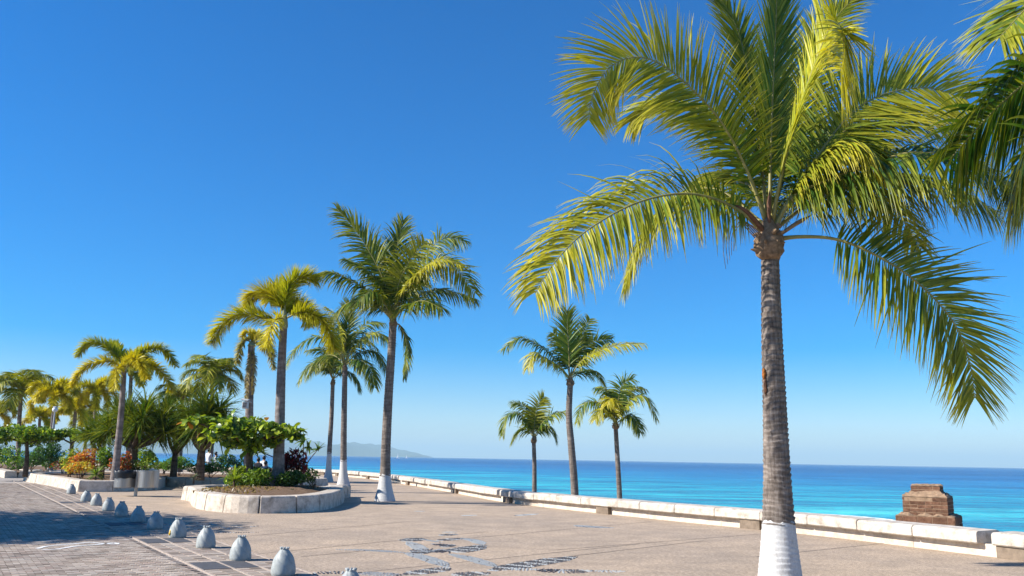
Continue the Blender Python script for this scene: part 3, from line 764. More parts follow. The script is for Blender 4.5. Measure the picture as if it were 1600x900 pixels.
# ---------------------------------------------------------------- the big coconut palm in front
YB = 11.9
base = G(1219, 906); YB = base.y
top = P(1203, 392, YB + .05)
pt = empty('coconut_palm', tuple(base), 'tall coconut palm in the foreground with thick whitewashed foot, largest of all', 'palm tree')
bp = crom([base, P(1216, 800, YB), P(1211, 650, YB), P(1206, 520, YB), top], 120)
ringed_trunk(pt, bp, .325, .222, .136, ring=.082, depth=.085, fine=8, sides=32, flare=.75, paint=P(1215, 815, YB).z, material=M_BARK)
boot(pt, P(1203, 406, YB), .185, .46, 12, 3)
# scar with orange fungus on the left of the stem
sc = P(1193, 583, YB - .18)
bm = bmesh.new(); bmesh.ops.create_icosphere(bm, subdivisions=3, radius=.05)
for v in bm.verts: v.co = Vector((v.co.x * .55, v.co.y * .8, v.co.z * 1.7)) * (1 + random.uniform(-.14, .14))
o = link('bark_scar', bm_mesh('bark_scar', bm, simple('orange_rot', (.30, .11, .03), .9, .1, 0, .6, 30), True), pt); o.location = sc - Vector(pt.location) + Vector((.035, .10, 0))
bm = bmesh.new(); bmesh.ops.create_icosphere(bm, subdivisions=3, radius=.05)
for v in bm.verts: v.co = Vector((v.co.x * .4, v.co.y * .7, v.co.z * 2.6)) * (1 + random.uniform(-.18, .18))
o = link('bark_scar', bm_mesh('bark_scar', bm, M_SPATHE, True), pt); o.location = sc - Vector(pt.location) + Vector((.045, .09, -.2))
BIG = dict(n=175, w=.0165, K=6, r0=.03)
def bf(l, L, **k):
    kw = dict(BIG); kw.update(k); add_frond(pt, pxc(l, YB), L * 1.08, **kw)
# left, low, hanging
bf([(1197, 368, 0), (1150, 326, -.25), (1080, 303, -.5), (1000, 315, -.75), (920, 358, -.95), (868, 408, -1.05), (836, 458, -1.1)], 1.12, v_up=.3, droop=1.35, yel=.30, tipyel=.9, ang=(1.45, .95), lime=.4, hint=(0, -.85, .55), petiole=.1)
# upper left, curling over
bf([(1197, 345, 0), (1165, 262, -.1), (1127, 191, -.25), (1081, 139, -.4), (1034, 101, -.55), (990, 89, -.65), (950, 108, -.7), (926, 150, -.72), (919, 188, -.7)], 1.12, hint=(.25, -1.0, .1), v_up=.1, droop=.45, yel=.30, tipyel=1.0, ang=(1.15, .8), lime=.4, petiole=.14)
bf([(1197, 340, .1), (1150, 230, .5), (1090, 170, .8), (1030, 160, 1.0), (985, 190, 1.1)], .95, hint=(.4, -.8, .5), v_up=.2, droop=.9, yel=.3, tipyel=.6, ang=(1.1, .5), lime=.5)
# upright
bf([(1203, 345, 0), (1204, 240, .15), (1208, 130, .3), (1212, 40, .4), (1216, -70, .4)], .98, hint=(.35, -1, 0), v_up=.35, droop=.05, yel=.12, tipyel=.3, ang=(.62, .3), lime=.45)
bf([(1198, 340, .2), (1186, 220, .7), (1170, 120, 1.1), (1150, 40, 1.3), (1120, -10, 1.35)], .95, hint=(.3, -1, .2), v_up=.2, droop=.3, yel=.22, tipyel=.4, ang=(.75, .4))
# the pale twisted frond curling towards the camera
bf([(1207, 345, 0), (1226, 250, -.3), (1256, 150, -.7), (1284, 72, -1.1), (1302, 36, -1.4), (1314, 44, -1.65), (1318, 78, -1.8), (1313, 112, -1.85)], .95, hint=(.75, -.35, .55), v_up=-.15, droop=.4, yel=.52, tipyel=.6, ang=(.5, 1.15), lime=.95, jit=.09, prof=([0, .2, .5, .85, 1], [.5, .75, .9, 1, .9]))
bf([(1207, 340, .1), (1236, 215, .6), (1262, 125, 1.0), (1290, 50, 1.2), (1330, 0, 1.3)], .95, hint=(-.2, -1, .3), v_up=.2, droop=.4, yel=.25, tipyel=.4, ang=(.8, .45))
# right
bf([(1210, 350, 0), (1265, 262, .3), (1318, 190, .5), (1360, 156, .6), (1410, 140, .7), (1456, 138, .75), (1512, 156, .8)], 1.32, hint=(-.25, -1, .15), v_up=.15, droop=.35, yel=.28, tipyel=.9, ang=(1.1, .7), lime=.4, petiole=.2)
bf([(1210, 358, 0), (1242, 306, -.2), (1318, 272, -.5), (1389, 246, -.8), (1436, 238, -1.0), (1510, 250, -1.2), (1590, 300, -1.3)], 1.3, v_up=.3, droop=1.8, yel=.05, tipyel=.4, ang=(1.45, 1.0), lime=.1, hint=(0, -.6, .8))
bf([(1210, 358, .1), (1290, 302, .3), (1380, 272, .5), (1470, 282, .6), (1555, 330, .6)], 1.3, v_up=.2, droop=2.0, yel=.06, tipyel=.4, ang=(1.45, 1.0), lime=.1, hint=(0, -.5, .8))
bf([(1210, 350, .1), (1280, 240, .9), (1350, 190, 1.3), (1430, 180, 1.6), (1520, 215, 1.8)], 1.2, v_up=.2, droop=1.0, yel=.15, tipyel=.6, ang=(1.2, .8), hint=(-.1, -.8, .5))
bf([(1210, 350, .1), (1262, 270, -.2), (1308, 226, -.5), (1350, 226, -.8), (1385, 262, -1.0)], .95, tilt=.5, v_up=.25, droop=1.6, yel=.34, tipyel=.7, ang=(1.15, .6))
bf([(1211, 374, 0), (1250, 370, -.1), (1302, 373, -.2), (1353, 391, -.3), (1415, 427, -.35), (1468, 475, -.35), (1500, 522, -.32), (1517, 575, -.3), (1523, 622, -.28)], 1.2, hint=(.1, -1.0, .25), v_up=-.05, droop=.3, yel=.2, tipyel=.6, ang=(1.4, .62), lime=.35, petiole=.22, n=150)
# behind
bf([(1195, 352, .1), (1120, 296, .7), (1050, 312, 1.1), (1003, 370, 1.3), (976, 450, 1.35)], .85, tilt=.6, v_up=.2, droop=2.0, yel=.3, tipyel=.6)
bf([(1208, 350, .1), (1262, 290, 1.0), (1330, 285, 1.8), (1400, 330, 2.3), (1440, 390, 2.5)], .95, v_up=.2, droop=1.5, yel=.1, tipyel=.3)
bf([(1203, 345, .1), (1230, 270, 1.1), (1270, 215, 1.9), (1320, 200, 2.5), (1380, 230, 2.9)], .95, v_up=.2, droop=1.1, yel=.16, tipyel=.3)
bf([(1200, 345, .1), (1170, 290, 1.2), (1130, 270, 2.0), (1080, 300, 2.5)], .85, v_up=.2, droop=1.4, yel=.2, tipyel=.4)
spathe(pt, pxc([(1200, 372, -.05), (1180, 345, -.15), (1160, 327, -.2), (1136, 318, -.25)], YB), .045)
spathe(pt, pxc([(1203, 362, -.08), (1201, 330, -.1), (1203, 295, -.06)], YB), .035)
spathe(pt, pxc([(1212, 372, -.05), (1240, 352, -.1), (1270, 335, -.1)], YB), .035, M_FIBRE)
for i in range(5):      # dry flower stalks
    a = [(1196 - 4 * i, 372, -.1), (1170 - 8 * i, 350 - 5 * i, -.2), (1150 - 5 * i, 358 + 6 * i, -.3), (1146 - 3 * i, 392 + 7 * i, -.32)]
    pth = crom(pxc(a, YB), 14) - np.array(tuple(pt.location)); v, f = tube_np(pth, np.linspace(.011, .004, 14), 5)
    link('flower_stalk', mesh_np('flower_stalk', v, f, M_FIBRE), pt)

# ---------------------------------------------------------------- its neighbour beyond the right edge, only fronds in view
YR = 8.6
rb = Vector((P(1860, 450, YR).x, YR, 0))
pr = empty('coconut_palm', tuple(rb), 'coconut palm beyond the right edge whose dark fronds hang into view', 'palm tree')
rt = P(1850, 120, YR)
ringed_trunk(pr, trunk_path(rb, rt, (.1, 0)), .3, .2, .13, ring=.08, depth=.08, sides=20, flare=.7, paint=1.0)
boot(pr, rt - Vector((0, 0, .1)), .17, .3, 8, 5)
def rf(l, L, **k):
    kw = dict(n=130, w=.017, K=6, r0=.03); kw.update(k); add_frond(pr, pxc(l, YR), L, **kw)
rf([(1850, 105, 0), (1770, 60, -.2), (1690, 70, -.3), (1625, 112, -.4), (1566, 160, -.45), (1516, 212, -.5), (1483, 250, -.5)], 1.2, v_up=.3, droop=1.6, yel=0, tipyel=.15, ang=(1.35, .9), lime=0, hint=(.2, .5, .8))
rf([(1850, 112, 0), (1780, 110, -.4), (1700, 150, -.7), (1640, 200, -.8), (1596, 262, -.85)], 1.2, v_up=.3, droop=2.0, yel=.02, tipyel=.15, ang=(1.4, .9), lime=.05, hint=(.2, .4, .8))
rf([(1850, 100, 0), (1800, 20, .2), (1720, 0, .5), (1650, 30, .7), (1600, 90, .8)], .8, v_up=.3, droop=1.2, yel=.1, tipyel=.4, ang=(1.1, .5))
rf([(1850, 110, 0), (1790, 70, .5), (1720, 90, 1.0), (1660, 150, 1.3), (1630, 220, 1.4)], .8, v_up=.3, droop=1.6, yel=.3, tipyel=.4)
rf([(1850, 112, 0), (1780, 62, .3), (1700, 70, .5), (1620, 118, .6), (1548, 190, .7)], 1.25, n=150, v_up=.3, droop=1.5, yel=.02, tipyel=.25, ang=(1.35, .9), lime=.05, hint=(.1, .2, .9))
rf([(1850, 125, 0), (1770, 130, -.2), (1690, 175, -.3), (1625, 240, -.3), (1580, 310, -.3)], 1.15, n=150, v_up=.3, droop=1.8, yel=.04, tipyel=.25, ang=(1.4, .9), lime=.05, hint=(.1, .3, .9))
rf([(1850, 100, 0), (1790, 0, .3), (1710, -40, .5), (1630, -10, .6), (1560, 60, .6)], 1.1, n=140, v_up=.3, droop=1.0, yel=.12, tipyel=.5, ang=(1.3, .8), hint=(.1, -.4, .8))
for az in (20, 80, 250, 310, 350):
    h = np.array([math.cos(R(az)), math.sin(R(az)), 0]); p0 = np.array(tuple(rt)); z = np.array([0, 0, 1.])
    add_frond(pr, [p0, p0 + h * .8 + z * .9, p0 + h * 1.7 + z * 1.1, p0 + h * 2.6 + z * .6, p0 + h * 3.1 - z * .3], .85, n=60, w=.022, r0=.03, droop=1.2)

# ---------------------------------------------------------------- coconut palms seen further off
def coco(label, base, trunk_px, Y, fronds, scale, paint=0.0, rb_=.25, rm=.16, rt_=.11, bend=None, group=None, name='coconut_palm', n=56, w=.028, yel=.08, bootr=.13, ring=.11, fibre=True, lime=.16):
    """trunk_px: pixels up the stem; fronds: (pixel control points with depth, options)"""
    pts = [Vector(base)] + [P(a, b_, Y) for a, b_ in trunk_px]
    root = empty(name, tuple(base), label, 'palm tree', group)
    ringed_trunk(root, crom(pts, 100), rb_, rm, rt_, ring=ring, depth=.08, sides=16, flare=.55, paint=paint)
    tp = pts[-1]
    if bootr: boot(root, tp - Vector((0, 0, .12)), bootr, .34, 10, int(abs(tp.x) * 10) + 1)
    for fr in fronds:
        l, kw = fr if isinstance(fr, tuple) else (fr, {})
        k = dict(n=n, w=w, K=5, r0=.032, yel=yel, tipyel=.35, droop=.8, v_up=.25, lime=lime, tilt=.5); k.update(kw); k['droop'] *= 1.35
        L = k.pop('L', scale) * 1.22; k['n'] = int(k['n'] * 1.35)
        add_frond(root, pxc(l, Y), L, **k)
    return root
b0 = G(601, 783.5); Y = b0.y
coco('tall coconut palm with whitewashed foot beside the round planter', b0, [(603, 700), (607, 620), (611, 560), (614, 508)], Y, [
    ([(613, 495, 0), (600, 440, 0), (578, 395, 0), (553, 357, 0), (528, 328, 0)], dict(hint=CAMF, v_up=.1, droop=.5, ang=(.95, .4), yel=.24, L=1.05)),
    ([(611, 495, 0), (588, 470, -.2), (555, 442, -.4), (515, 425, -.5), (480, 432, -.55)], dict(v_up=.3, droop=1.3)),
    ([(611, 498, 0), (590, 478, .5), (565, 468, .9), (535, 478, 1.1), (515, 505, 1.2)], dict(droop=1.4, yel=.1)),
    ([(614, 492, 0), (612, 440, .2), (618, 395, .4), (630, 345, .5)], dict(hint=CAMF, droop=.4, ang=(.8, .4), yel=.1)),
    ([(615, 492, 0), (632, 440, .1), (662, 398, .2), (695, 372, .3), (727, 378, .3)], dict(droop=1.0, v_up=.3, hint=(-.3, -.8, .6), yel=.12)),
    ([(616, 494, 0), (640, 448, -.4), (675, 415, -.8), (712, 420, -1.1), (742, 458, -1.2)], dict(droop=1.0, v_up=.3, yel=.2, tipyel=.5, hint=(-.2, -.8, .6))),
    ([(615, 495, 0), (630, 455, -.6), (655, 425, -1.1), (690, 405, -1.4), (722, 415, -1.5)], dict(droop=1.0, v_up=.3, yel=.5, tipyel=.7, L=.8)),
    ([(616, 498, 0), (642, 470, .3), (680, 452, .5), (715, 458, .6), (745, 468, .6)], dict(droop=1.3, yel=.12)),
    ([(614, 505, 0), (626, 510, .4), (636, 540, .6), (632, 590, .7)], dict(droop=1.2, yel=.08, L=.6)),
    ([(613, 494, 0), (606, 450, .6), (596, 415, 1.0), (580, 385, 1.2)], dict(hint=CAMF, droop=.4)),
    ([(613, 494, 0), (620, 462, 1.0), (640, 440, 1.8), (668, 440, 2.4)], dict(droop=1.0)),
    ([(612, 496, 0), (598, 470, -.8), (580, 455, -1.4), (560, 470, -1.7)], dict(droop=1.2)),
    ([(615, 496, 0), (636, 478, -.9), (662, 470, -1.5), (690, 482, -1.9)], dict(droop=1.2)),
    ([(614, 494, 0), (624, 440, -.3), (642, 405, -.5), (664, 378, -.6)], dict(hint=CAMF, droop=.6, yel=.3)),
    ([(613, 494, 0), (596, 450, -.4), (570, 420, -.7), (540, 405, -.9)], dict(droop=.9)),
], .95, paint=1.0, rb_=.42, rm=.2, rt_=.15, n=64, w=.026)
b1 = G(536.5, 758.5); Y = b1.y
coco('coconut palm with whitewashed foot, right one of the close pair by the sea wall', b1, [(537, 690), (538, 630), (539, 578)], Y, [
    ([(538, 565, 0), (540, 530, 0), (545, 500, 0), (546, 472, 0)], dict(hint=CAMF, droop=.3, ang=(.8, .4))),
    ([(537, 567, 0), (520, 535, -.3), (492, 527, -.5), (462, 545, -.6), (448, 570, -.6)], dict(droop=1.2)),
    ([(537, 567, 0), (525, 520, .1), (505, 500, .2), (480, 497, .3)], dict(droop=.9)),
    ([(540, 567, 0), (560, 535, -.3), (585, 520, -.5), (612, 535, -.6)], dict(droop=1.1, yel=.3)),
    ([(540, 568, 0), (565, 550, .3), (590, 552, .5), (606, 585, .6)], dict(droop=1.3)),
    ([(539, 566, 0), (555, 525, .4), (575, 505, .7), (600, 505, .9)], dict(droop=.9)),
    ([(540, 570, 0), (560, 562, -.6), (578, 575, -1.0), (585, 605, -1.1)], dict(droop=1.3)),
    ([(538, 566, 0), (532, 525, -.5), (525, 495, -.8), (510, 480, -.9)], dict(droop=.7, yel=.45)),
    ([(538, 568, 0), (520, 555, .8), (500, 560, 1.4), (480, 590, 1.6)], dict(droop=1.3)),
    ([(540, 568, 0), (552, 540, 1.2), (570, 530, 2.0), (590, 545, 2.4)], dict(droop=1.1)),
], 1.0, paint=1.45, rb_=.4, rm=.2, rt_=.15, n=50, w=.032)
b2 = G(512.5, 753); Y = b2.y
coco('coconut palm with whitewashed foot, left and thinner one of the close pair', b2, [(515, 700), (518, 650), (520, 600)], Y, [
    ([(520, 592, 0), (505, 570, -.2), (485, 570, -.4), (466, 598, -.5)], dict(droop=1.2)),
    ([(520, 592, 0), (512, 560, .2), (500, 545, .4), (478, 548, .5)], dict(droop=1.0)),
    ([(521, 592, 0), (522, 560, 0), (528, 530, 0)], dict(hint=CAMF, droop=.4)),
    ([(521, 592, 0), (535, 568, -.3), (552, 562, -.5), (565, 580, -.6)], dict(droop=1.2)),
    ([(521, 592, 0), (540, 580, .3), (556, 590, .5), (562, 610, .6)], dict(droop=1.3)),
    ([(520, 592, 0), (510, 570, -.9), (500, 562, -1.5), (490, 580, -1.8)], dict(droop=1.2)),
    ([(520, 592, 0), (514, 570, .9), (520, 560, 1.6), (530, 575, 2.0)], dict(droop=1.1)),
], .85, paint=1.9, rb_=.36, rm=.17, rt_=.13, n=44, w=.034)
# three palms standing on the beach beyond the wall
Y = 47.0
coco('tall slender coconut palm on the beach, highest of the three beyond the wall', Vector((P(898, 770, Y).x, Y, -2.3)), [(898, 770), (893, 700), (889, 650), (891, 600)], Y, [
    ([(890, 588, 0), (889, 555, 0), (887, 520, 0), (886, 486, 0)], dict(hint=CAMF, droop=.25, ang=(.85, .45), v_up=.1, L=1.05, lime=.5)),
    ([(889, 590, 0), (866, 560, -.2), (842, 540, -.4), (812, 528, -.5), (786, 545, -.55)], dict(droop=.9, yel=.08)),
    ([(889, 592, 0), (872, 572, -.7), (852, 560, -1.1), (834, 552, -1.3), (824, 575, -1.4)], dict(droop=1.2, yel=.35, tipyel=.6)),
    ([(891, 590, 0), (908, 565, -.2), (935, 548, -.4), (972, 538, -.5), (1006, 537, -.55)], dict(droop=.8, yel=.5, tipyel=.5)),
    ([(891, 590, 0), (905, 560, .3), (925, 535, .5), (955, 530, .6)], dict(droop=.8, yel=.08, hint=(-.3, -.8, .6))),
    ([(891, 588, 0), (900, 550, .2), (912, 520, .3), (922, 498, .4)], dict(hint=CAMF, droop=.4, L=.8)),
    ([(890, 588, 0), (882, 550, .3), (874, 530, .5), (864, 520, .6)], dict(hint=CAMF, droop=.5, L=.8)),
    ([(891, 592, 0), (910, 580, .8), (930, 580, 1.4), (945, 600, 1.7)], dict(droop=1.2)),
], .92, rb_=.36, rm=.22, rt_=.15, bend=None, n=50, w=.03, bootr=.17)
Y = 60.0
coco('small coconut palm on the beach, leftmost and lowest of the three beyond the wall', Vector((P(835, 768, Y).x, Y, -2.4)), [(835, 765), (835, 725), (834, 690)], Y, [
    ([(834, 682, 0), (820, 655, -.2), (805, 645, -.3), (788, 655, -.4), (785, 680, -.4)], dict(droop=1.2)),
    ([(834, 682, 0), (828, 650, .2), (815, 632, .4), (800, 628, .5)], dict(droop=.8)),
    ([(834, 682, 0), (836, 655, 0), (842, 630, 0), (850, 620, 0)], dict(hint=CAMF, droop=.4, yel=.35)),
    ([(835, 682, 0), (848, 660, -.2), (864, 648, -.3), (884, 642, -.4)], dict(droop=.9)),
    ([(835, 684, 0), (850, 668, .3), (862, 668, .5), (870, 688, .6)], dict(droop=1.2)),
    ([(834, 684, 0), (822, 670, .6), (810, 672, .9), (800, 690, 1.1)], dict(droop=1.2)),
    ([(834, 682, 0), (832, 655, .9), (838, 645, 1.4), (850, 650, 1.8)], dict(droop=1.0)),
], .95, rb_=.25, rm=.17, rt_=.13, n=40, w=.036, bootr=.16)
Y = 54.0
coco('coconut palm with round drooping crown on the beach, rightmost of the three beyond the wall', Vector((P(968, 780, Y).x, Y, -2.4)), [(968, 775), (965, 720), (962, 668)], Y, [
    ([(961, 660, 0), (948, 640, -.2), (932, 628, -.3), (912, 632, -.4), (902, 660, -.4)], dict(droop=1.3, yel=.12)),
    ([(961, 660, 0), (952, 625, .1), (945, 608, .2), (930, 606, .3)], dict(droop=1.0)),
    ([(962, 660, 0), (966, 625, 0), (972, 602, 0), (990, 592, 0)], dict(droop=.7, hint=(-.3, -.9, .4))),
    ([(962, 660, 0), (980, 632, -.2), (998, 618, -.3), (1016, 628, -.4), (1026, 656, -.4)], dict(droop=1.2, yel=.3)),
    ([(962, 660, 0), (975, 620, .3), (992, 605, .5), (1010, 608, .6)], dict(droop=1.0)),
    ([(962, 662, 0), (980, 650, -.6), (992, 655, -.9), (1000, 675, -1.0)], dict(droop=1.2)),
    ([(961, 662, 0), (950, 645, -.7), (940, 640, -1.0), (930, 655, -1.2)], dict(droop=1.2, yel=.45)),
    ([(961, 660, 0), (956, 630, .8), (962, 615, 1.3), (972, 620, 1.6)], dict(droop=.9)),
    ([(962, 660, 0), (958, 635, -.5), (954, 622, -.9), (948, 632, -1.2)], dict(droop=1.0, yel=.7)),
], .9, rb_=.25, rm=.17, rt_=.13, n=42, w=.034, bootr=.16)

# ---------------------------------------------------------------- foxtail palms (bushy yellow-green fronds)
def foxtail(label, base, trunk_px, Y, fronds, L=.42, r=(.24, .19, .13), shaft=.7, group=None, n=70, w=.02, yel=.5, K=3):
    pts = [Vector(base)] + [P(a, b_, Y) for a, b_ in trunk_px]
    root = empty('foxtail_palm', tuple(base), label, 'palm tree', group)
    pth = crom(pts, 100)
    ringed_trunk(root, pth, *r, ring=.16, depth=.03, sides=16, flare=.5, material=M_BARK_FOX)
    tp = pts[-1]; d = Vector(pth[-1] - pth[-8]).normalized()
    sp = np.array([tuple(tp + d * shaft * u - Vector(root.location) - d * .05) for u in np.linspace(0, 1, 10)])
    v, f = tube_np(sp, np.interp(np.linspace(0, 1, 10), [0, .15, .6, 1], [r[2] * 1.02, r[2] * 1.25, r[2] * .9, r[2] * .35]), 12)
    link('crownshaft', mesh_np('crownshaft', v, f, M_SHAFT, smooth=True), root)
    for l, kw in fronds:
        k = dict(n=int(n * 2.0), w=w, K=K, r0=.03, yel=yel, tipyel=.4, droop=.18, plume=True, lime=.8, ang=(.95, .8), petiole=.12, prof=([0, .12, .5, .9, 1], [.6, 1, 1, .85, .5])); k.update(kw)
        add_frond(root, pxc(l, Y), k.pop('L', L) * 1.12, rmat=M_RACHIS, **k)
    return root
b3 = G(434, 764, .46); Y = b3.y
foxtail('foxtail palm with bright yellow-green fronds growing in the round planter', b3, [(436, 700), (438, 630), (440, 570), (443, 512)], Y, [
    ([(443, 500, 0), (412, 497, -.3), (378, 490, -.4), (350, 505, -.5), (332, 535, -.5)], dict(yel=.5)),
    ([(444, 490, 0), (430, 465, .1), (412, 455, .2), (393, 462, .3), (388, 480, .3)], dict(yel=.7, lime=.8)),
    ([(444, 490, 0), (448, 462, 0), (458, 440, 0), (480, 432, 0), (496, 438, 0)], dict(yel=.35, lime=.9)),
    ([(445, 498, 0), (470, 488, -.3), (494, 494, -.5), (512, 512, -.6), (522, 545, -.6)], dict(yel=.55)),
    ([(444, 498, 0), (432, 498, -.7), (424, 512, -1.1), (416, 540, -1.3)], dict(yel=.8, n=50)),
    ([(444, 492, 0), (440, 462, .6), (430, 450, 1.0), (420, 470, 1.5)], dict(yel=.5, lime=.8)),
    ([(444, 494, 0), (462, 478, .9), (476, 482, 1.4), (486, 505, 1.7)], dict(yel=.4)),
], L=.60, r=(.30, .22, .14), shaft=.75, n=95, w=.02)
b4 = G(389, 752, .46) + Vector((0, 9, 0)); Y = 43.0; b4 = Vector((P(388, 740, Y).x, Y, .0))
foxtail('old foxtail palm with shaggy brown skirt behind the almond tree', b4, [(389, 690), (390, 620), (393, 540)], Y, [
    ([(393, 538, 0), (385, 530, -.2), (376, 540, -.4), (371, 566, -.5)], dict(yel=.2, dead=.6)),
    ([(393, 538, 0), (404, 528, -.2), (418, 534, -.4), (428, 556, -.5)], dict(yel=.3, dead=.6)),
    ([(393, 538, 0), (398, 525, .1), (406, 522, .3), (414, 532, .6)], dict(yel=.9)),
    ([(393, 538, 0), (392, 522, .1), (386, 518, .1), (378, 526, -.1)], dict(yel=.9)),
    ([(393, 542, 0), (390, 560, -.3), (386, 590, -.35), (385, 625, -.35)], dict(yel=.0, dead=.95, n=40, L=.2)),
    ([(394, 542, 0), (398, 560, -.3), (397, 590, -.35), (395, 615, -.35)], dict(yel=.0, dead=.95, n=40, L=.2)),
    ([(393, 540, 0), (404, 536, .5), (420, 552, .8), (428, 576, 1.0)], dict(yel=.1, dead=.7)),
], L=.34, r=(.26, .22, .16), shaft=.25, n=40, w=.02)
b5 = G(179, 751, .40); Y = b5.y
foxtail('slender foxtail palm rising behind the steel litter bins', b5, [(183, 710), (188, 660), (192, 610), (194, 578)], Y, [
    ([(194, 572, 0), (180, 552, -.2), (160, 538, -.3), (138, 535, -.4), (120, 556, -.4)], dict(yel=.3, lime=.9)),
    ([(194, 574, 0), (174, 565, -.5), (150, 566, -.8), (128, 578, -1.0), (112, 604, -1.0)], dict(yel=.8)),
    ([(194, 572, 0), (184, 550, .4), (176, 540, .7), (166, 538, .9)], dict(yel=.2, lime=.9)),
    ([(195, 572, 0), (212, 556, -.2), (235, 545, -.4), (258, 548, -.5), (274, 572, -.5)], dict(yel=.35, lime=.7)),
    ([(195, 574, 0), (215, 568, -.5), (240, 572, -.8), (258, 588, -1.0), (270, 612, -1.0)], dict(yel=.7)),
    ([(195, 574, 0), (205, 560, -.9), (218, 565, -1.4), (230, 590, -1.6)], dict(yel=.85)),
    ([(195, 573, 0), (206, 556, .7), (224, 556, 1.2), (240, 575, 1.5)], dict(yel=.3)),
    ([(194, 574, 0), (184, 575, -.9), (180, 590, -1.1), (178, 606, -1.2)], dict(yel=.9, n=40)),
], L=.44, r=(.21, .17, .11), shaft=.5, n=70, w=.024)

# ---------------------------------------------------------------- palms in the background on the left: arching crowns by azimuth
def arc_frond(p0, az, el, L, sag):
    """a frond leaving the crown at azimuth az and elevation el, bending over"""
    pts = [np.array(tuple(p0))]; e = el; h = np.array([math.cos(az), math.sin(az), 0]); z = np.array([0, 0, 1.])
    for i in range(5):
        pts.append(pts[-1] + (h * math.cos(e) + z * math.sin(e)) * L / 5); e -= sag / 5 * (1 + i * .25)
    return pts
def bg_palm(kind, label, px, ytop, Y, L, nf, group, paint=0, yel=.2, zb=0., sd_=1, lean=0):
    rr = random.Random(sd_)
    base = Vector((P(px - lean, 700, Y).x, Y, zb)); tp = P(px, ytop, Y)
    name = 'coconut_palm' if kind == 'c' else 'foxtail_palm'
    root = empty(name, tuple(base), label, 'palm tree', group)
    pth = trunk_path(base, tp, (rr.uniform(-.1, .1), 0), 60)
    ringed_trunk(root, pth, .24, .17, .12, ring=.16, depth=.06, sides=12, flare=.45, paint=paint, material=M_BARK if kind == 'c' else M_BARK_FOX)
    if kind == 'c': boot(root, tp - Vector((0, 0, .15)), .17, .35, 6, sd_)
    for i in range(nf):
        az = 6.283 * (i + rr.uniform(-.25, .25)) / nf; lvl = i % 3
        el = R((72, 48, 22)[lvl] + rr.uniform(-8, 8)); l = L * rr.uniform(.85, 1.1)
        if kind == 'c': add_frond(root, arc_frond(tp, az, el, l, R(95)), L * .42, n=60, w=.032, K=4, droop=1.0, yel=yel + rr.uniform(-.1, .2), r0=.03)
        else: add_frond(root, arc_frond(tp, az, el, l, R(125)), 0.58, n=75, w=.03, K=3, droop=.35, plume=True, yel=yel + rr.uniform(-.2, .3), lime=.6, r0=.028, petiole=.12, ang=(.95, .8), prof=([0, .12, .5, .9, 1], [.6, 1, 1, .85, .5]))
    return root
GB = 'palms in the background planters'
bg_palm('c', 'coconut palm with dark green crown between the screw pine and the old foxtail palm', 331, 592, 58, 2.6, 13, GB, yel=.12, sd_=2)
bg_palm('c', 'dark coconut palm at the left edge rising over the hedge', 33, 614, 62, 2.9, 14, GB, yel=.16, sd_=3)
bg_palm('f', 'yellow foxtail palm over the hedge at the left', 86, 622, 60, 2.3, 10, GB, yel=.6, sd_=4, lean=3)
bg_palm('f', 'foxtail palm just left of the slender one, half hidden by it', 150, 618, 66, 2.4, 10, GB, yel=.55, sd_=5, lean=2)
bg_palm('f', 'pale yellow foxtail palm with leaning stem behind the hedge', 118, 642, 72, 2.2, 9, GB, yel=.7, sd_=6, lean=8)
bg_palm('c', 'low coconut palm behind the screw pines, left of the dark crowned one', 285, 625, 64, 2.3, 11, GB, yel=.2, sd_=7)
bg_palm('c', 'coconut palm stem right behind the slender foxtail palm', 205, 585, 63, 1.9, 9, GB, yel=.3, sd_=8)
bg_palm('f', 'small far foxtail palm at the extreme left', -6, 648, 75, 2.3, 10, GB, yel=.6, sd_=9)
bg_palm('f', 'far foxtail palm between hedge and yellow foxtail palm', 62, 655, 82, 2.2, 9, GB, yel=.6, sd_=10)
bg_palm('c', 'far coconut palm low behind the hedge trunks', 135, 655, 85, 2.2, 10, GB, yel=.3, sd_=11)
# ---------------------------------------------------------------- screw pines (sword-leaved rosettes on forked stems)
def rosette_np(c, n, L, w, r, K=5, up=.2, green=GREEN, yel=.12):
    th = r.uniform(0, 6.283, n); el = np.arcsin(r.uniform(-.75, 1.0, n))
    d = np.stack([np.cos(th) * np.cos(el), np.sin(th) * np.cos(el), np.sin(el) + up], 1); d = unit(d)
    Ls = L * r.uniform(.75, 1.15, n); dr = r.uniform(.25, 1.1, n)
    sidev = unit(np.cross(d, np.array([0, 0, 1.]) + r.normal(0, .2, (n, 3))))
    base = lerp(DEEP, green, r.random((n, 1))); base = lerp(base, LIME, r.uniform(0, .45, (n, 1))); base = lerp(base, YEL, np.clip(r.normal(yel, .12, (n, 1)), 0, .8))
    V = np.zeros((n, K + 1, 3, 3)); C = np.zeros((n, K + 1, 3, 3)); pos = np.tile(np.asarray(c, float)[None], (n, 1))
    for k in range(K + 1):
        u = k / K; dd = unit(d + np.array([0, 0, -1.])[None] * (dr * u ** 2)[:, None])
        if k: pos = pos + dd * (Ls / K)[:, None]
        nn = np.cross(sidev, dd); ww = w * (1 - u ** 1.8) + .002
        V[:, k, 0] = pos - sidev * ww; V[:, k, 2] = pos + sidev * ww; V[:, k, 1] = pos - nn * ww * .5
        C[:, k, :] = lerp(base, YEL, max(0, u - .7) * .4)[:, None, :]
    idx = np.arange(n * (K + 1) * 3).reshape(n, K + 1, 3)
    f = np.vstack([np.stack([idx[:, :-1, j], idx[:, :-1, j + 1], idx[:, 1:, j + 1], idx[:, 1:, j]], -1).reshape(-1, 4) for j in (0, 1)])
    return V.reshape(-1, 3), f, C.reshape(-1, 3)
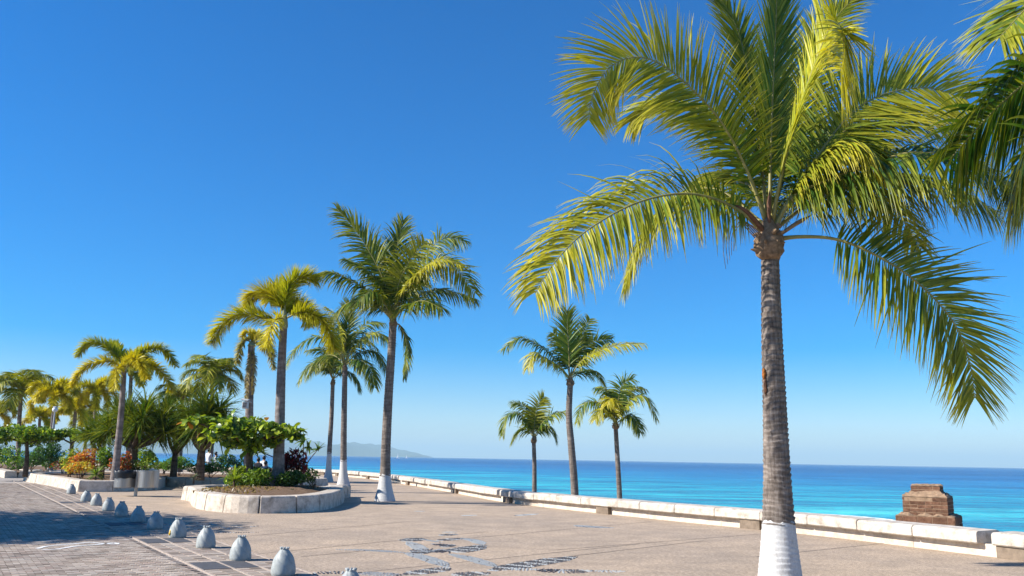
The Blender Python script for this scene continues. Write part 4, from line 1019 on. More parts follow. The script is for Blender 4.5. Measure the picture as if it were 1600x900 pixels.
def screw_pine(label, base, Y, heads, L, nleaf, sd_, stem_r=.11, fork=.55):
    r = np.random.default_rng(sd_); base = Vector(base)
    root = empty('screw_pine', tuple(base), label, 'screw pine', 'screw pines in the angular planter'); o0 = np.array(tuple(base))
    fk = np.array([0, 0, fork]); parts = []
    pts = np.array([[0, 0, 0], fk * .5, fk]); v, f = tube_np(crom(pts, 8), np.linspace(stem_r * 1.4, stem_r, 8), 10)
    link('trunk', mesh_np('trunk', v, f, M_BARK_DARK, smooth=True), root)
    for a, b_, dy in heads:
        h = np.array(tuple(P(a, b_, Y + dy))) - o0; m = (fk + h) / 2 + np.array([h[0] * .15, h[1] * .15, -.1])
        v, f = tube_np(crom([fk - np.array([0, 0, .06]), m, h], 10), np.linspace(stem_r * .8, stem_r * .45, 10), 8)
        link('branch', mesh_np('branch', v, f, M_BARK_DARK, smooth=True), root)
        v, f, c = rosette_np(h, nleaf, L, .034, r)
        link('leaf_rosette', mesh_np('leaf_rosette', v, f, M_FROND, c, smooth=True), root)
Y = 45.5
screw_pine('broad screw pine with dense spiky leaves right of the slender foxtail palm', (P(206, 740, Y).x, Y, .4), Y, [(172, 672, 0), (200, 648, -.4), (228, 640, .3), (250, 656, -.5), (215, 672, -.9), (240, 678, .6), (186, 654, .7), (262, 646, .9), (222, 655, -1.0), (196, 676, .8), (258, 674, -.8), (206, 662, 1.2)], 1.55, 150, 1, .20, 1.6)
Y = 47.5
screw_pine('screw pine with pale forked stem in front of the sea gap', (P(271, 740, Y).x, Y, .4), Y, [(262, 672, 0), (282, 656, .3), (302, 666, -.3), (290, 678, -.6), (274, 668, .9)], 1.4, 120, 2, .14, 1.3)
Y = 44.5
screw_pine('screw pine with tall leaf tufts beside the almond tree', (P(312, 742, Y).x, Y, .4), Y, [(296, 650, .3), (318, 632, 0), (342, 642, -.3), (330, 664, .5), (308, 668, -.5), (348, 664, .2), (322, 652, -.9), (300, 676, .8), (338, 676, -.6)], 1.5, 130, 3, .18, 1.5)
Y = 47.0
screw_pine('small yellowish screw pine left of the slender foxtail palm', (P(158, 742, Y).x, Y, .4), Y, [(150, 672, 0), (166, 664, .3), (140, 682, -.3), (156, 684, -.6)], 1.3, 110, 4, .12, 1.2)

# ---------------------------------------------------------------- leafy things
def leaf_cloud(pts_c, size, r, cols, asp=.5, K=None, upbias=.5):
    """folded diamond leaves at the given points; cols (n,3)"""
    n = len(pts_c); d = unit(r.normal(0, 1, (n, 3)) + np.array([0, 0, .15])); nrm = unit(r.normal(0, .8, (n, 3)) + np.array([0, 0, upbias * 1.6]))
    s = unit(np.cross(d, nrm)); nn = np.cross(s, d); L = size * r.uniform(.65, 1.25, n)[:, None]
    b0 = pts_c - d * L * .5; tip = pts_c + d * L * .5 - np.array([0, 0, 1.]) * L * .12; w = L * asp * .5
    V = np.stack([b0, pts_c + s * w + nn * w * .25, tip, pts_c - s * w + nn * w * .25], 1).reshape(-1, 3)
    idx = np.arange(n * 4).reshape(n, 4)
    f = np.vstack([idx[:, [0, 1, 2]], idx[:, [0, 2, 3]]])
    return V, f, np.repeat(cols, 4, 0)
def ell_pts(n, rad, r, shell=.55, lumps=7):
    """points in an uneven ellipsoid made of lumps"""
    cs = unit(r.normal(0, 1, (lumps, 3))) * r.uniform(.25, .62, (lumps, 1)); cs[:, 2] = cs[:, 2] * .8
    k = r.integers(0, lumps, n); rr = r.uniform(shell, 1, n) ** .6 * r.uniform(.30, .52, lumps)[k]
    return (cs[k] + unit(r.normal(0, 1, (n, 3))) * rr[:, None]) * np.asarray(rad)[None] * 1.12
def pal(r, n, cols, jit=.25):
    c = np.array(cols)[r.integers(0, len(cols), n)]
    return c * np.exp(r.normal(0, jit, (n, 1)))
G1, G2, G3 = (.045, .10, .018), (.09, .17, .025), (.17, .25, .03); DK = (.022, .055, .016)
RED, ORG, YLW, WINE = (.30, .055, .03), (.42, .14, .035), (.42, .36, .05), (.11, .012, .028)
def shrub(name, label, px, py, Y, rad, n, size, cols, sd_, zb=.4, cat='shrub', group=None, asp=.5, stems=5):
    r = np.random.default_rng(sd_ + 500); c = P(px, py, Y); base = Vector((c.x, Y, zb))
    root = empty(name, tuple(base), label, cat, group); ctr = np.array([0, 0, c.z - zb])
    p = ell_pts(n, rad, r) + ctr; p[:, 2] = np.maximum(p[:, 2], .03)
    v, f, cc = leaf_cloud(p, size, r, pal(r, n, cols), asp)
    tag(link('foliage', mesh_np('foliage', v, f, M_LEAF, cc), root), kind='stuff')
    for i in range(stems):
        e = ctr + unit(r.normal(0, 1, 3)) * np.array(rad) * .55; e[2] = max(e[2], .1)
        v, f = tube_np(crom([(r.uniform(-.08, .08), r.uniform(-.08, .08), -.05), e * np.array([.4, .4, .6]), e], 7), np.linspace(.022, .006, 7), 5)
        link('stem', mesh_np('stem', v, f, M_BARK_DARK), root)
    return root
def tuft(name, label, px, py, Y, L, n, sd_, cols, zb=.4, cat='plant', w=.02, up=.5, group=None):
    r = np.random.default_rng(sd_ + 900); c = P(px, py, Y); base = Vector((c.x, Y, zb)); root = empty(name, tuple(base), label, cat, group)
    v, f, cc = rosette_np((0, 0, max(.05, c.z - zb)), n, L, w, r, up=up)
    cc = np.repeat(pal(r, n, cols), len(cc) // n, 0)
    link('leaf_rosette', mesh_np('leaf_rosette', v, f, M_LEAF, cc, smooth=True), root)
    v, f = tube_np(np.array([[0, 0, -.06], [0, 0, max(.03, (c.z - zb) * .5)], [0, 0, max(.06, c.z - zb)]]), [.05, .04, .03], 6)
    link('stem', mesh_np('stem', v, f, M_BARK_DARK), root)
    return root
# almond tree with large leaves in the round planter: each large leaf a part
LEAFM = []
def leaf_mesh(L, w, bend):
    st = [(0, .06), (.2, .55), (.45, .9), (.7, 1.0), (.88, .75), (1, .08)]; v, f = [], []
    for u, ww in st:
        z = -bend * u * u * L
        v += [(-w * ww * .5, u * L, z + .12 * w * ww), (0, u * L, z), (w * ww * .5, u * L, z + .12 * w * ww)]
    for i in range(len(st) - 1):
        for j in (0, 1): f.append((i * 3 + j, i * 3 + j + 1, i * 3 + j + 4, i * 3 + j + 3))
    return v, f
LC = [('leaf_green', (.16, .25, .022)), ('leaf_lime', (.34, .42, .025)), ('leaf_dark', (.07, .14, .018)), ('leaf_olive', (.24, .33, .025)), ('leaf_orange', (.44, .17, .03))]
for i in range(5):
    v, f = leaf_mesh(random.uniform(.24, .31), random.uniform(.13, .17), random.uniform(.1, .5)); LEAFM.append(mesh_py('leaf', v, f, oleaf(*LC[i]), True))
def broad_tree(name, label, base, trunk_top, Y, blobs, nleaf, r_trunk, sd_, leafscale=1.0, group=None, stuff_n=0, wts=(.26, .46, .07, .20, .012)):
    rr = random.Random(sd_); base = Vector(base); root = empty(name, tuple(base), label, 'tree', group); o0 = np.array(tuple(base))
    tt = np.array(tuple(trunk_top)) - o0
    v, f = tube_np(crom([(0, 0, -.05), tt * .5 + np.array([.05, 0, 0]), tt], 14), np.linspace(r_trunk * 1.25, r_trunk * .7, 14) * (1 + rng.normal(0, .04, 14)), 10)
    link('trunk', mesh_np('trunk', v, f, M_BARK_DARK, smooth=True), root)
    cl = []
    for a, b_, dy, ra, rb2, rc in blobs:
        c = np.array(tuple(P(a, b_, Y + dy))) - o0; cl.append((c, np.array([ra, rb2, rc])))
        v, f = tube_np(crom([tt - np.array([0, 0, .1]), (tt + c) / 2 + np.array([0, 0, -.08]), c], 9), np.linspace(r_trunk * .5, r_trunk * .15, 9), 7)
        link('branch', mesh_np('branch', v, f, M_BARK_DARK, smooth=True), root)
    for i in range(nleaf):
        c, ra = cl[rr.randrange(len(cl))]
        d = Vector((rr.gauss(0, 1), rr.gauss(0, 1), rr.gauss(0, 1))).normalized(); k = rr.uniform(.45, 1) ** .5
        p = c + np.array(tuple(d)) * ra * k
        o = link('leaf', rr.choices(LEAFM, wts)[0], root); o.location = tuple(p)
        out = math.atan2(d.y, d.x) - math.pi / 2 + rr.gauss(0, .6)
        o.rotation_euler = (rr.gauss(.1, .5), rr.gauss(0, .5), out); s = leafscale * rr.uniform(.7, 1.15); o.scale = (s, s, s)
    if stuff_n:
        r = np.random.default_rng(sd_); P_ = []
        for c, ra in cl: P_.append(c + unit(r.normal(0, 1, (stuff_n // len(cl), 3))) * ra * r.uniform(.2, .95, (stuff_n // len(cl), 1)))
        p = np.vstack(P_); v, f, cc = leaf_cloud(p, .22 * leafscale, r, pal(r, len(p), [(.13, .22, .025), (.24, .32, .03), G2, (.30, .37, .03), G1]), .6)
        tag(link('foliage', mesh_np('foliage', v, f, M_LEAF, cc), root), kind='stuff')
    return root
Y = b3.y - .4
tb = Vector((P(390, 755, Y).x, Y, .5))
broad_tree('almond_tree', 'sea almond tree with flat crown of large bright green leaves in the round planter', tb, P(386, 684, Y), Y, [
    (318, 662, .2, .6, .6, .30), (340, 676, -.5, .55, .5, .32), (352, 660, .6, .55, .5, .30), (375, 668, -.2, .55, .6, .38), (395, 662, .7, .5, .5, .30), (392, 686, -.3, .48, .5, .32), (415, 670, -.3, .5, .5, .32), (440, 672, .3, .5, .5, .28), (456, 677, -.3, .45, .5, .28), (303, 658, -.2, .28, .3, .16), (392, 698, 0, .35, .4, .3), (364, 690, -.2, .4, .4, .28), (424, 690, .2, .4, .4, .26)], 295, .13, 11, stuff_n=2800, leafscale=1.15)
# frangipani behind it, long pale leaves
Y = b3.y + 1.2
fb = Vector((P(472, 752, Y).x, Y, .5))
rr = random.Random(5); fr_root = empty('frangipani', tuple(fb), 'sparse frangipani with leaf clusters at branch ends right of the foxtail palm', 'tree'); o0 = np.array(tuple(fb))
for a, b_, dy in ((482, 698, 0), (497, 702, .3), (474, 690, -.2), (420, 694, .2), (408, 706, -.2), (432, 700, .5)):
    c = np.array(tuple(P(a, b_, Y + dy))) - o0
    v, f = tube_np(crom([(0, 0, 0), (c[0] * .3, 0, c[2] * .6), c], 9), np.linspace(.035, .016, 9), 6); link('branch', mesh_np('branch', v, f, M_BARK_FOX), fr_root)
    v, f, cc = rosette_np(c, 12, .42, .055, np.random.default_rng(int(a)), up=.35); cc = np.repeat(pal(rng, 12, [G2, (.14, .2, .05), G3]), len(cc) // 12, 0)
    link('leaf_rosette', mesh_np('leaf_rosette', v, f, M_LEAF, cc, smooth=True), fr_root)
Y0 = b3.y
GP = 'shrubs in the round planter'
shrub('cordyline', 'dark wine-red leafy shrub right of the foxtail palm', 458, 722, Y0 + .6, (.58, .5, .68), 620, .20, [WINE, (.20, .02, .035), (.08, .03, .02)], 1, .5, asp=.4)
shrub('shrub', 'dark green bushy shrub beneath the wine-red one', 453, 746, Y0 - .5, (.72, .6, .50), 1500, .12, [DK, G1, G1, G2], 2, .45, group=GP)
shrub('shrub', 'light green shrub at the foot of the almond tree', 402, 746, Y0 - .9, (.72, .6, .42), 800, .18, [G2, G3, G3], 3, .45, asp=.38, group=GP)
shrub('shrub', 'small dark shrub between the almond tree and the foxtail palm', 418, 748, Y0 + .5, (.6, .5, .5), 700, .12, [G1, DK, (.12, .07, .03)], 4, .45, group=GP)
shrub('shrub', 'wiry purplish twig plant at the right end of the round planter', 488, 756, Y0 - .2, (.25, .3, .32), 130, .09, [(.06, .035, .03), (.1, .05, .04), G1], 5, .4, asp=.3, stems=9, group=GP)
shrub('shrub', 'low grey-green ground plant at the front of the round planter', 452, 768, Y0 - 2.2, (.3, .25, .12), 160, .09, [(.11, .13, .09), (.08, .11, .05)], 6, .42, group=GP)
tuft('young_plant', 'young plant with a fan of bright finger leaves left of the almond trunk', 366, 750, Y0 - .6, .7, 13, 1, [(.3, .38, .04), G3], .45, w=.05, up=.5)
shrub('shrub', 'bright leafy shrub left of the almond trunk', 380, 746, Y0 + .2, (.68, .6, .50), 900, .17, [G3, G2, (.28, .35, .04)], 7, .45, asp=.45, group=GP)
shrub('shrub', 'low mixed green shrub behind the wine-red one', 474, 742, Y0 + 1.6, (.7, .5, .45), 620, .13, [G1, G2, DK], 8, .45, group=GP)
r = np.random.default_rng(77); n_ = 420; th_ = r.uniform(0, 6.28, n_); k_ = np.sqrt(r.random(n_))
lp_ = np.stack([-9.0 + 1.5 * k_ * np.cos(th_), 31.2 + 2.6 * k_ * np.sin(th_), .61 - .12 * k_ ** 2], 1)
v, f, cc = leaf_cloud(lp_, .13, r, pal(r, n_, [TAN * .7, TAN * .4, (.2, .12, .05), (.3, .22, .1)]), .5, upbias=2.5)
tag(link('leaf_litter', mesh_np('leaf_litter', v, f, M_LEAF, cc)), 'dry fallen leaves on the soil of the round planter', kind='stuff')
# hedge-like almond tree on the far left
Y = 50.0
for q, (x0, lb, n_) in enumerate(((42, 'clipped almond tree with flat crown, in front of the left palms', 0), (-30, 'clipped almond tree with flat crown, cut by the left edge', 0), (112, 'clipped almond tree with sparse crown left of the slender foxtail palm', 0))):
    b_ = Vector((P(x0, 720, Y).x, Y, .3))
    bl = [(x0 + dx, 678 + dy2, dd, .9, .8, .46) for dx, dy2, dd in ((-38, 2, 0), (-20, -3, .6), (0, 0, -.4), (18, -2, .5), (36, 3, 0), (8, 8, .3))]
    if q == 2: bl = [(x0 + dx, 680 + dy2, dd, .6, .6, .28) for dx, dy2, dd in ((-22, 0, 0), (-4, -4, .4), (14, 2, -.3))]
    broad_tree('almond_tree', lb, b_, P(x0, 690, Y), Y, bl, 0, .12, 20 + q, stuff_n=2600 if q < 2 else 900, leafscale=1.15, group='clipped almond trees at the left')
GS = 'shrubs in the left planters'
for i, (nm, lb, px, py, Y, rad, n, sz, cols) in enumerate((
    ('shrub', 'round dark green bush below the hedge', 77, 708, 56, (.85, .7, .75), 1100, .15, [G1, DK, (.05, .12, .035)]),
    ('shrub', 'low blue-green bush left of the round dark green bush', 50, 717, 53, (.6, .5, .4), 500, .13, [(.05, .1, .05), G1]),
    ('shrub', 'bright green bush at the left edge by the hedge trunk', 20, 712, 60, (.9, .6, .6), 700, .15, [G3, G2, G1]),
    ('shrub', 'dark bush cut by the left edge', 2, 712, 64, (.9, .6, .7), 700, .15, [G1, DK]),
    ('croton', 'yellow-green croton left of the orange one', 112, 712, 46, (.42, .4, .55), 420, .14, [G3, YLW, G2]),
    ('croton', 'orange and yellow croton in the middle of the angular planter', 132, 717, 45, (.6, .5, .45), 560, .14, [ORG, YLW, RED, (.4, .22, .08)]),
    ('croton', 'pale yellow low croton in front of the orange one', 126, 730, 44, (.7, .5, .28), 460, .13, [YLW, (.3, .28, .06), ORG]),
    ('shrub', 'green bush between the orange croton and the slender foxtail palm', 164, 717, 44.5, (.5, .45, .5), 560, .13, [G3, G2, G1]),
    ('croton', 'rust red croton just right of the slender foxtail palm', 190, 719, 43.5, (.42, .4, .5), 420, .14, [ORG, RED, (.2, .07, .03), G1]),
    ('shrub', 'dark bush behind the litter bins', 206, 730, 45, (.6, .5, .4), 560, .12, [DK, G1, (.1, .07, .03)]),
    ('shrub', 'light green clipped bush above the right litter bin', 228, 716, 44, (.48, .45, .46), 620, .13, [G3, G2, (.24, .3, .06)]),
    ('shrub', 'small yellow-green bush before the sea gap', 257, 722, 52, (.45, .4, .32), 360, .13, [(.16, .17, .03), G2]),
    ('shrub', 'green bush with an open top right of the forked screw pine', 281, 720, 50, (.7, .5, .4), 620, .13, [G2, G1, (.1, .2, .04)]),
    ('shrub', 'dark low bush at the right end of the angular planter', 330, 728, 48, (1.0, .5, .3), 620, .13, [G1, DK, G2]),
    ('shrub', 'dark bush in front of the resting visitors', 364, 722, 51, (.9, .6, .55), 760, .14, [DK, G1, (.04, .1, .04)]),
    ('shrub', 'low reddish ground bush at the left of the angular planter', 100, 722, 52, (.6, .5, .3), 330, .12, [RED, G1, (.2, .08, .04)]),
)):
    shrub(nm, lb, px, py + 3, Y, (rad[0] * 1.45, rad[1] * 1.3, rad[2] * 1.45), int(n * 1.9), sz * 1.05, [tuple(q_ * 1.35 for q_ in c_) for c_ in cols], 30 + i, .4, group=GS)
tuft('spider_plant', 'tuft of arching lime green blades in the front of the angular planter', 150, 741, 42.2, .62, 70, 2, [G3, (.25, .32, .06), G2], .4, w=.022, up=.3)
tuft('agave', 'small grey spiky plant beside the round planter', 303, 748, 42.5, .42, 26, 3, [(.22, .24, .2), (.14, .17, .13)], .35, w=.02, up=.6)

# ---------------------------------------------------------------- bollards shaped like twisted sacks
def bollard_mesh(H=.355, Rr=.172, nz=34, na=72):
    z = np.linspace(0, 1, nz); th = np.linspace(0, 2 * np.pi, na, endpoint=False)
    prof = np.interp(z, [0, .04, .12, .28, .45, .62, .78, .90, 1.0], [.92, .98, 1.0, .985, .93, .83, .665, .48, .31])
    ker = np.array([.25, .5, .25]); 
    for _ in range(2): prof[1:-1] = np.convolve(prof, ker, 'same')[1:-1]
    ph = 7 * (th[None] + 1.9 * z[:, None] ** 1.2 + .12 * np.sin(3 * th)[None])
    fold = (np.abs(np.sin(ph / 2)) ** .4 - .8) * .085 * np.interp(z, [0, .1, .6, 1], [.25, .7, 1, 1.5])[:, None]
    rr = Rr * prof[:, None] * (1 + fold)
    v = np.stack([rr * np.cos(th)[None], rr * np.sin(th)[None], np.repeat(z[:, None] * H, na, 1)], -1).reshape(-1, 3)
    i = np.arange(nz - 1)[:, None] * na; j = np.arange(na)[None]; j2 = (j + 1) % na
    f = np.stack([i + j, i + j2, i + na + j2, i + na + j], -1).reshape(-1, 4)
    return mesh_np('sack_body', v, f, M_BOLLARD, smooth=True)
def frill_mesh(H=.355):
    na = 64; th = np.linspace(0, 2 * np.pi, na, endpoint=False); st = [(.95, .05, 0), (.985, .058, .2), (1.02, .064, .45), (1.06, .058, .8), (1.065, .046, .8), (1.04, .034, .4), (1.03, .0, 0)]; V = []
    for zz, r_, amp in st:
        k = 1 + .22 * amp * np.sin(8 * th + .6 * np.sin(th)); V.append(np.stack([r_ * k * np.cos(th), r_ * k * np.sin(th), H * zz + .012 * amp * np.sin(8 * th)], 1))
    v = np.vstack(V); i = np.arange(len(st) - 1)[:, None] * na; j = np.arange(na)[None]; j2 = (j + 1) % na
    f = np.stack([i + j, i + j2, i + na + j2, i + na + j], -1).reshape(-1, 4)
    return mesh_np('frill', v, f, M_BOLLARD, smooth=True)
BM, FM = bollard_mesh(), frill_mesh()
pos_words = ['nearest and lowest, cut by the bottom edge', 'second from the front', 'third from the front', 'fourth from the front', 'with a yellow paint mark, fifth from the front', 'sixth from the front, right of the shaded street', 'seventh from the front', 'eighth from the front', 'ninth from the front', 'third from the far end', 'second from the far end', 'last at the far end by the planter corner']
for i, p in enumerate(BOL):
    root = empty('sack_bollard', (p.x, p.y, ZB + .002), 'grey-blue bollard like a twisted sack, ' + pos_words[i], 'bollard', 'sack bollards along the street', random.uniform(0, 6.28))
    link('sack_body', BM, root); link('frill', FM, root)
    if i == 4:
        m = mesh_np('sticker', *tube_np(crom([(0, 0, 0), (.012, 0, .03), (-.008, 0, .06), (.006, 0, .085)], 10), np.linspace(.032, .022, 10), 8), M_YELLOW, smooth=True)
        o = link('paint_mark', m, root); a = -root.rotation_euler.z + R(228); o.location = (math.cos(a) * .158, math.sin(a) * .158, .06); o.scale = (1, 1, 1)

# ---------------------------------------------------------------- twin litter bins
pb = G(211.5, 775.5); SB = 1400 / pb.y
lb = empty('litter_bin', (pb.x, pb.y, 0), 'pair of round steel litter bins on one post, the left one with a black bag', 'litter bin')
v, f = tube_np(np.array([[0, 0, 0], [0, 0, .5], [0, 0, 1.0]]), [.07, .07, .07], 8); link('post', mesh_np('post', v, f, M_STEEL), lb)
def bin_mesh(rad, h):
    st = [(rad * .96, 0), (rad, .01), (rad, h - .02), (rad + .012, h - .02), (rad + .012, h), (rad - .012, h), (rad - .02, .03), (.001, .03)]; na = 40; th = np.linspace(0, 2 * np.pi, na, endpoint=False)
    V = np.vstack([np.stack([r_ * np.cos(th), r_ * np.sin(th), np.full(na, z)], 1) for r_, z in [(.001, 0)] + st]); i = np.arange(len(st))[:, None] * na; j = np.arange(na)[None]; j2 = (j + 1) % na
    return mesh_np('bin', V, np.stack([i + j, i + j2, i + na + j2, i + na + j], -1).reshape(-1, 4), M_STEEL, smooth=False)
hx = 18 / SB; rb1, rb2 = 15.6 / SB, 15.2 / SB
o = link('bin', bin_mesh(rb1, .62), lb); o.location = (-hx, .04, .33)
o = link('bin', bin_mesh(rb2, .66), lb); o.location = (hx, -.04, .34)
# bag folded over the rim
na = 48; th = np.linspace(0, 2 * np.pi, na, endpoint=False); V = []
for r_, z, am in ((.3, .50, .02), (rb1 - .03, .62, .03), (rb1 + .01, .655, .02), (rb1 + .035, .63, .02), (rb1 + .03, .52, .015), (rb1 + .026, .36, .012)):
    V.append(np.stack([(r_ + am * np.sin(9 * th + z * 20) + am * .6 * np.sin(17 * th)) * np.cos(th), (r_ + am * np.sin(9 * th + z * 20)) * np.sin(th), z + am * 1.2 * np.sin(7 * th + 1)], 1))
i = np.arange(5)[:, None] * na; j = np.arange(na)[None]; j2 = (j + 1) % na
o = link('bin_bag', mesh_np('bin_bag', np.vstack(V), np.stack([i + j, i + j2, i + na + j2, i + na + j], -1).reshape(-1, 4), M_BAG, smooth=True), lb); o.location = (-hx, .04, .33)
v, f = tube_np(np.array([[-.12, 0, .9], [0, 0, .92], [.12, 0, .9]]), [.03, .03, .03], 8); link('bracket', mesh_np('bracket', v, f, M_STEEL), lb)

# ---------------------------------------------------------------- ruined brick pier in the surf
YP = 46.0
c0 = P(1451, 800, YP); pier = empty('brick_pier', (c0.x, YP, -3.4), 'weathered brown stepped brick pier in the surf beyond the wall', 'ruin', rz=R(-34)); pier.scale = (.82, .82, 1)
def b_pier(nt, b):
    v = world_pos(nt); n = noise(nt, v, 5, 6, .75); n2 = noise(nt, v, 1.5, 4, .6); oi = nt.nodes.new('ShaderNodeObjectInfo')
    c = ramp(nt, n, [(.3, (.095, .047, .030)), (.55, (.175, .095, .060)), (.75, (.27, .165, .11))]).outputs[0]
    c = mix(nt, c, ramp(nt, oi.outputs['Random'], [(0, (.75, .74, .73)), (1, (1.15, 1.12, 1.1))]).outputs[0], 1., 'MULTIPLY')
    nt.links.new(c, b.inputs['Base Color']); bump(nt, b, n, .8, .05)
M_PIER = mat('pier_brick', rough=.95, spec=.1, build=b_pier); M_PMORT = simple('pier_mortar', (.29, .195, .125), .95, .1, 0, .35, 6)
def pz(py): return P(1451, py, YP).z + 3.4
def course_block(w, d, z0, z1, rows, nx, ny):
    """a core of crumbling mortar with courses of long bricks standing proud of it"""
    k = link('mortar_core', box_mesh('mortar_core', w - .06, d - .06, z1 - z0 - .01, M_PMORT), pier); k.location = (0, 0, z0)
    h = (z1 - z0) / rows
    for r_ in range(rows):
        for side in range(4):
            n_, len_ = (nx, w) if side % 2 == 0 else (ny, d)
            off = (r_ % 2) * .5
            cuts = sorted(set([0.] + [min(1, max(0, (i + off) / n_)) for i in range(n_ + 1)] + [1.]))
            for a, b_ in zip(cuts[:-1], cuts[1:]):
                if b_ - a < .05 or random.random() < .03: continue
                L = (b_ - a) * len_ - .025
                m = box_mesh('brick', L, .10, h - .03, M_PIER, .012)
                for vv in m.vertices: vv.co += Vector((random.uniform(-.008, .008),) * 3)
                o = link('brick', m, pier); s = ((a + b_) / 2 - .5) * len_; dd = (d if side % 2 == 0 else w) / 2 - .05 - random.uniform(0, .02)
                o.location = [(s, -dd, z0 + r_ * h), (dd, s, z0 + r_ * h), (-s, dd, z0 + r_ * h), (-dd, -s, z0 + r_ * h)][side]; o.rotation_euler = (0, 0, side * math.pi / 2)
def rubble(w, d, z, n, h, sd_, r0):
    rr = random.Random(sd_); bm = bmesh.new()
    N = 14
    vs = [[bm.verts.new(((i / N - .5) * w, (j / N - .5) * d, z + (rr.uniform(.0, h) if 0 < i < N and 0 < j < N else rr.uniform(-.02, .02)))) for i in range(N + 1)] for j in range(N + 1)]
    for j in range(N):
        for i in range(N): bm.faces.new((vs[j][i], vs[j][i + 1], vs[j + 1][i + 1], vs[j + 1][i]))
    link('rubble_top', bm_mesh('rubble_top', bm, M_PMORT), pier)
mpp = YP / 1400
course_block(100 * mpp, 2.9, 0, pz(805), 8, 4, 4); rubble(98 * mpp, 2.85, pz(805) + .005, 0, .16, 1, 0)
course_block(77 * mpp, 2.2, pz(805) + .01, pz(776), 5, 3, 3)
# sloping shoulder, then the cap
bm = bmesh.new(); a = 77 * mpp / 2; b_ = 1.1; c_ = 52 * mpp / 2; zt, zs = pz(768), pz(776) + .004
lo = [bm.verts.new((x, y, zs)) for x, y in ((-a, -b_), (a, -b_), (a, b_), (-a, b_))]; hi = [bm.verts.new((x, y, zt)) for x, y in ((-c_, -.7), (c_, -.7), (c_, .7), (-c_, .7))]
for i in range(4): bm.faces.new((lo[i], lo[(i + 1) % 4], hi[(i + 1) % 4], hi[i]))
bm.faces.new(hi); bmesh.ops.subdivide_edges(bm, edges=bm.edges[:], cuts=5, use_grid_fill=True)
for v in bm.verts:
    if v.co.z > zs + .01: v.co += Vector((random.uniform(-.04, .04), random.uniform(-.04, .04), random.uniform(-.05, .07)))
link('shoulder', bm_mesh('shoulder', bm, M_PMORT), pier)
course_block(50 * mpp, 1.35, zt - .05, pz(759), 2, 2, 2); rubble(51 * mpp, 1.38, pz(759) + .005, 0, .1, 3, 0)

# ---------------------------------------------------------------- visitors resting behind the planters
SKIN = simple('skin', (.36, .20, .13), .6, .3, 0, .08); HAIR = simple('dark_hair', (.02, .014, .011), .5, .4, 0, .3, 30)
def person(label, px, py_head, Y, shirt, pants, face=0.0, seat=.45):
    hd = P(px, py_head, Y); z0 = hd.z - 1.22          # eye level of someone seated on a 0.45 m bench
    root = empty('person', (hd.x, Y, max(0, z0)), label, 'person', None, face)
    sk = {'pel': (0, 0, .52), 'wst': (0, .02, .72), 'chs': (0, .03, .95), 'nck': (0, .01, 1.09), 'hd0': (0, -.015, 1.15), 'hd1': (0, -.02, 1.27),
          'hpL': (.09, -.02, .50), 'knL': (.11, -.42, .50), 'anL': (.11, -.44, .10), 'toL': (.12, -.58, .05), 'hpR': (-.09, -.02, .50), 'knR': (-.11, -.42, .50), 'anR': (-.11, -.44, .10), 'toR': (-.12, -.58, .05),
          'shL': (.18, .03, 1.0), 'elL': (.24, -.03, .75), 'wrL': (.15, -.24, .62), 'haL': (.12, -.32, .60), 'shR': (-.18, .03, 1.0), 'elR': (-.24, -.03, .75), 'wrR': (-.15, -.24, .62), 'haR': (-.12, -.32, .60)}
    rad = dict(pel=.15, wst=.13, chs=.15, nck=.055, hd0=.075, hd1=.085, hp=.10, kn=.065, an=.045, to=.04, sh=.065, el=.045, wr=.032, ha=.03)
    ed = [('pel', 'wst'), ('wst', 'chs'), ('chs', 'nck'), ('nck', 'hd0'), ('hd0', 'hd1')]
    for s in 'LR': ed += [('pel', 'hp' + s), ('hp' + s, 'kn' + s), ('kn' + s, 'an' + s), ('an' + s, 'to' + s), ('chs', 'sh' + s), ('sh' + s, 'el' + s), ('el' + s, 'wr' + s), ('wr' + s, 'ha' + s)]
    ks = list(sk); me = bpy.data.meshes.new('body'); me.from_pydata([sk[k] for k in ks], [(ks.index(a), ks.index(b_)) for a, b_ in ed], [])
    o = bpy.data.objects.new('body', me); COL.objects.link(o)
    md = o.modifiers.new('skin', 'SKIN'); sv = me.skin_vertices[0].data
    for i, k in enumerate(ks): r_ = rad.get(k, rad.get(k[:2], .05)); sv[i].radius = (r_, r_); sv[i].use_root = (k == 'pel')
    md2 = o.modifiers.new('sub', 'SUBSURF'); md2.levels = 2; md2.render_levels = 2
    dg = bpy.context.evaluated_depsgraph_get(); m2 = bpy.data.meshes.new_from_object(o.evaluated_get(dg)); bpy.data.objects.remove(o)
    m2.materials.clear()
    for m in (SKIN, shirt, pants): m2.materials.append(m)
    for pgn in m2.polygons:
        c = pgn.center
        pgn.material_index = 0 if c.z > 1.065 or (c.y < -.12 and abs(c.x) > .05 and c.z > .55) or c.z < .09 and False else (1 if c.z > .60 and c.y > -.2 else 2)
        pgn.use_smooth = True
    link('body', m2, root)
    bm = bmesh.new(); bmesh.ops.create_icosphere(bm, subdivisions=3, radius=.105)
    for v in bm.verts:
        if v.co.y < -.02 and v.co.z < .03: v.co.y = -.02 + (v.co.y + .02) * .3
        v.co = Vector((v.co.x * .95, v.co.y * 1.05, v.co.z * 1.1)) * (1 + .06 * math.sin(v.co.x * 60) * math.sin(v.co.z * 50))
    h = link('hair', bm_mesh('hair', bm, HAIR, True), root); h.location = (0, .015, 1.255)
    return root
WSH = simple('white_shirt', (.72, .72, .72), .85, .2, 0, .08); DSH = simple('dark_shirt', (.03, .035, .05), .85, .2); GSH = simple('grey_blue_shirt', (.22, .28, .36), .85, .2)
person('seated person in white shirt, left of the two in white behind the planters', 327, 704, 56.0, WSH, WSH, R(150))
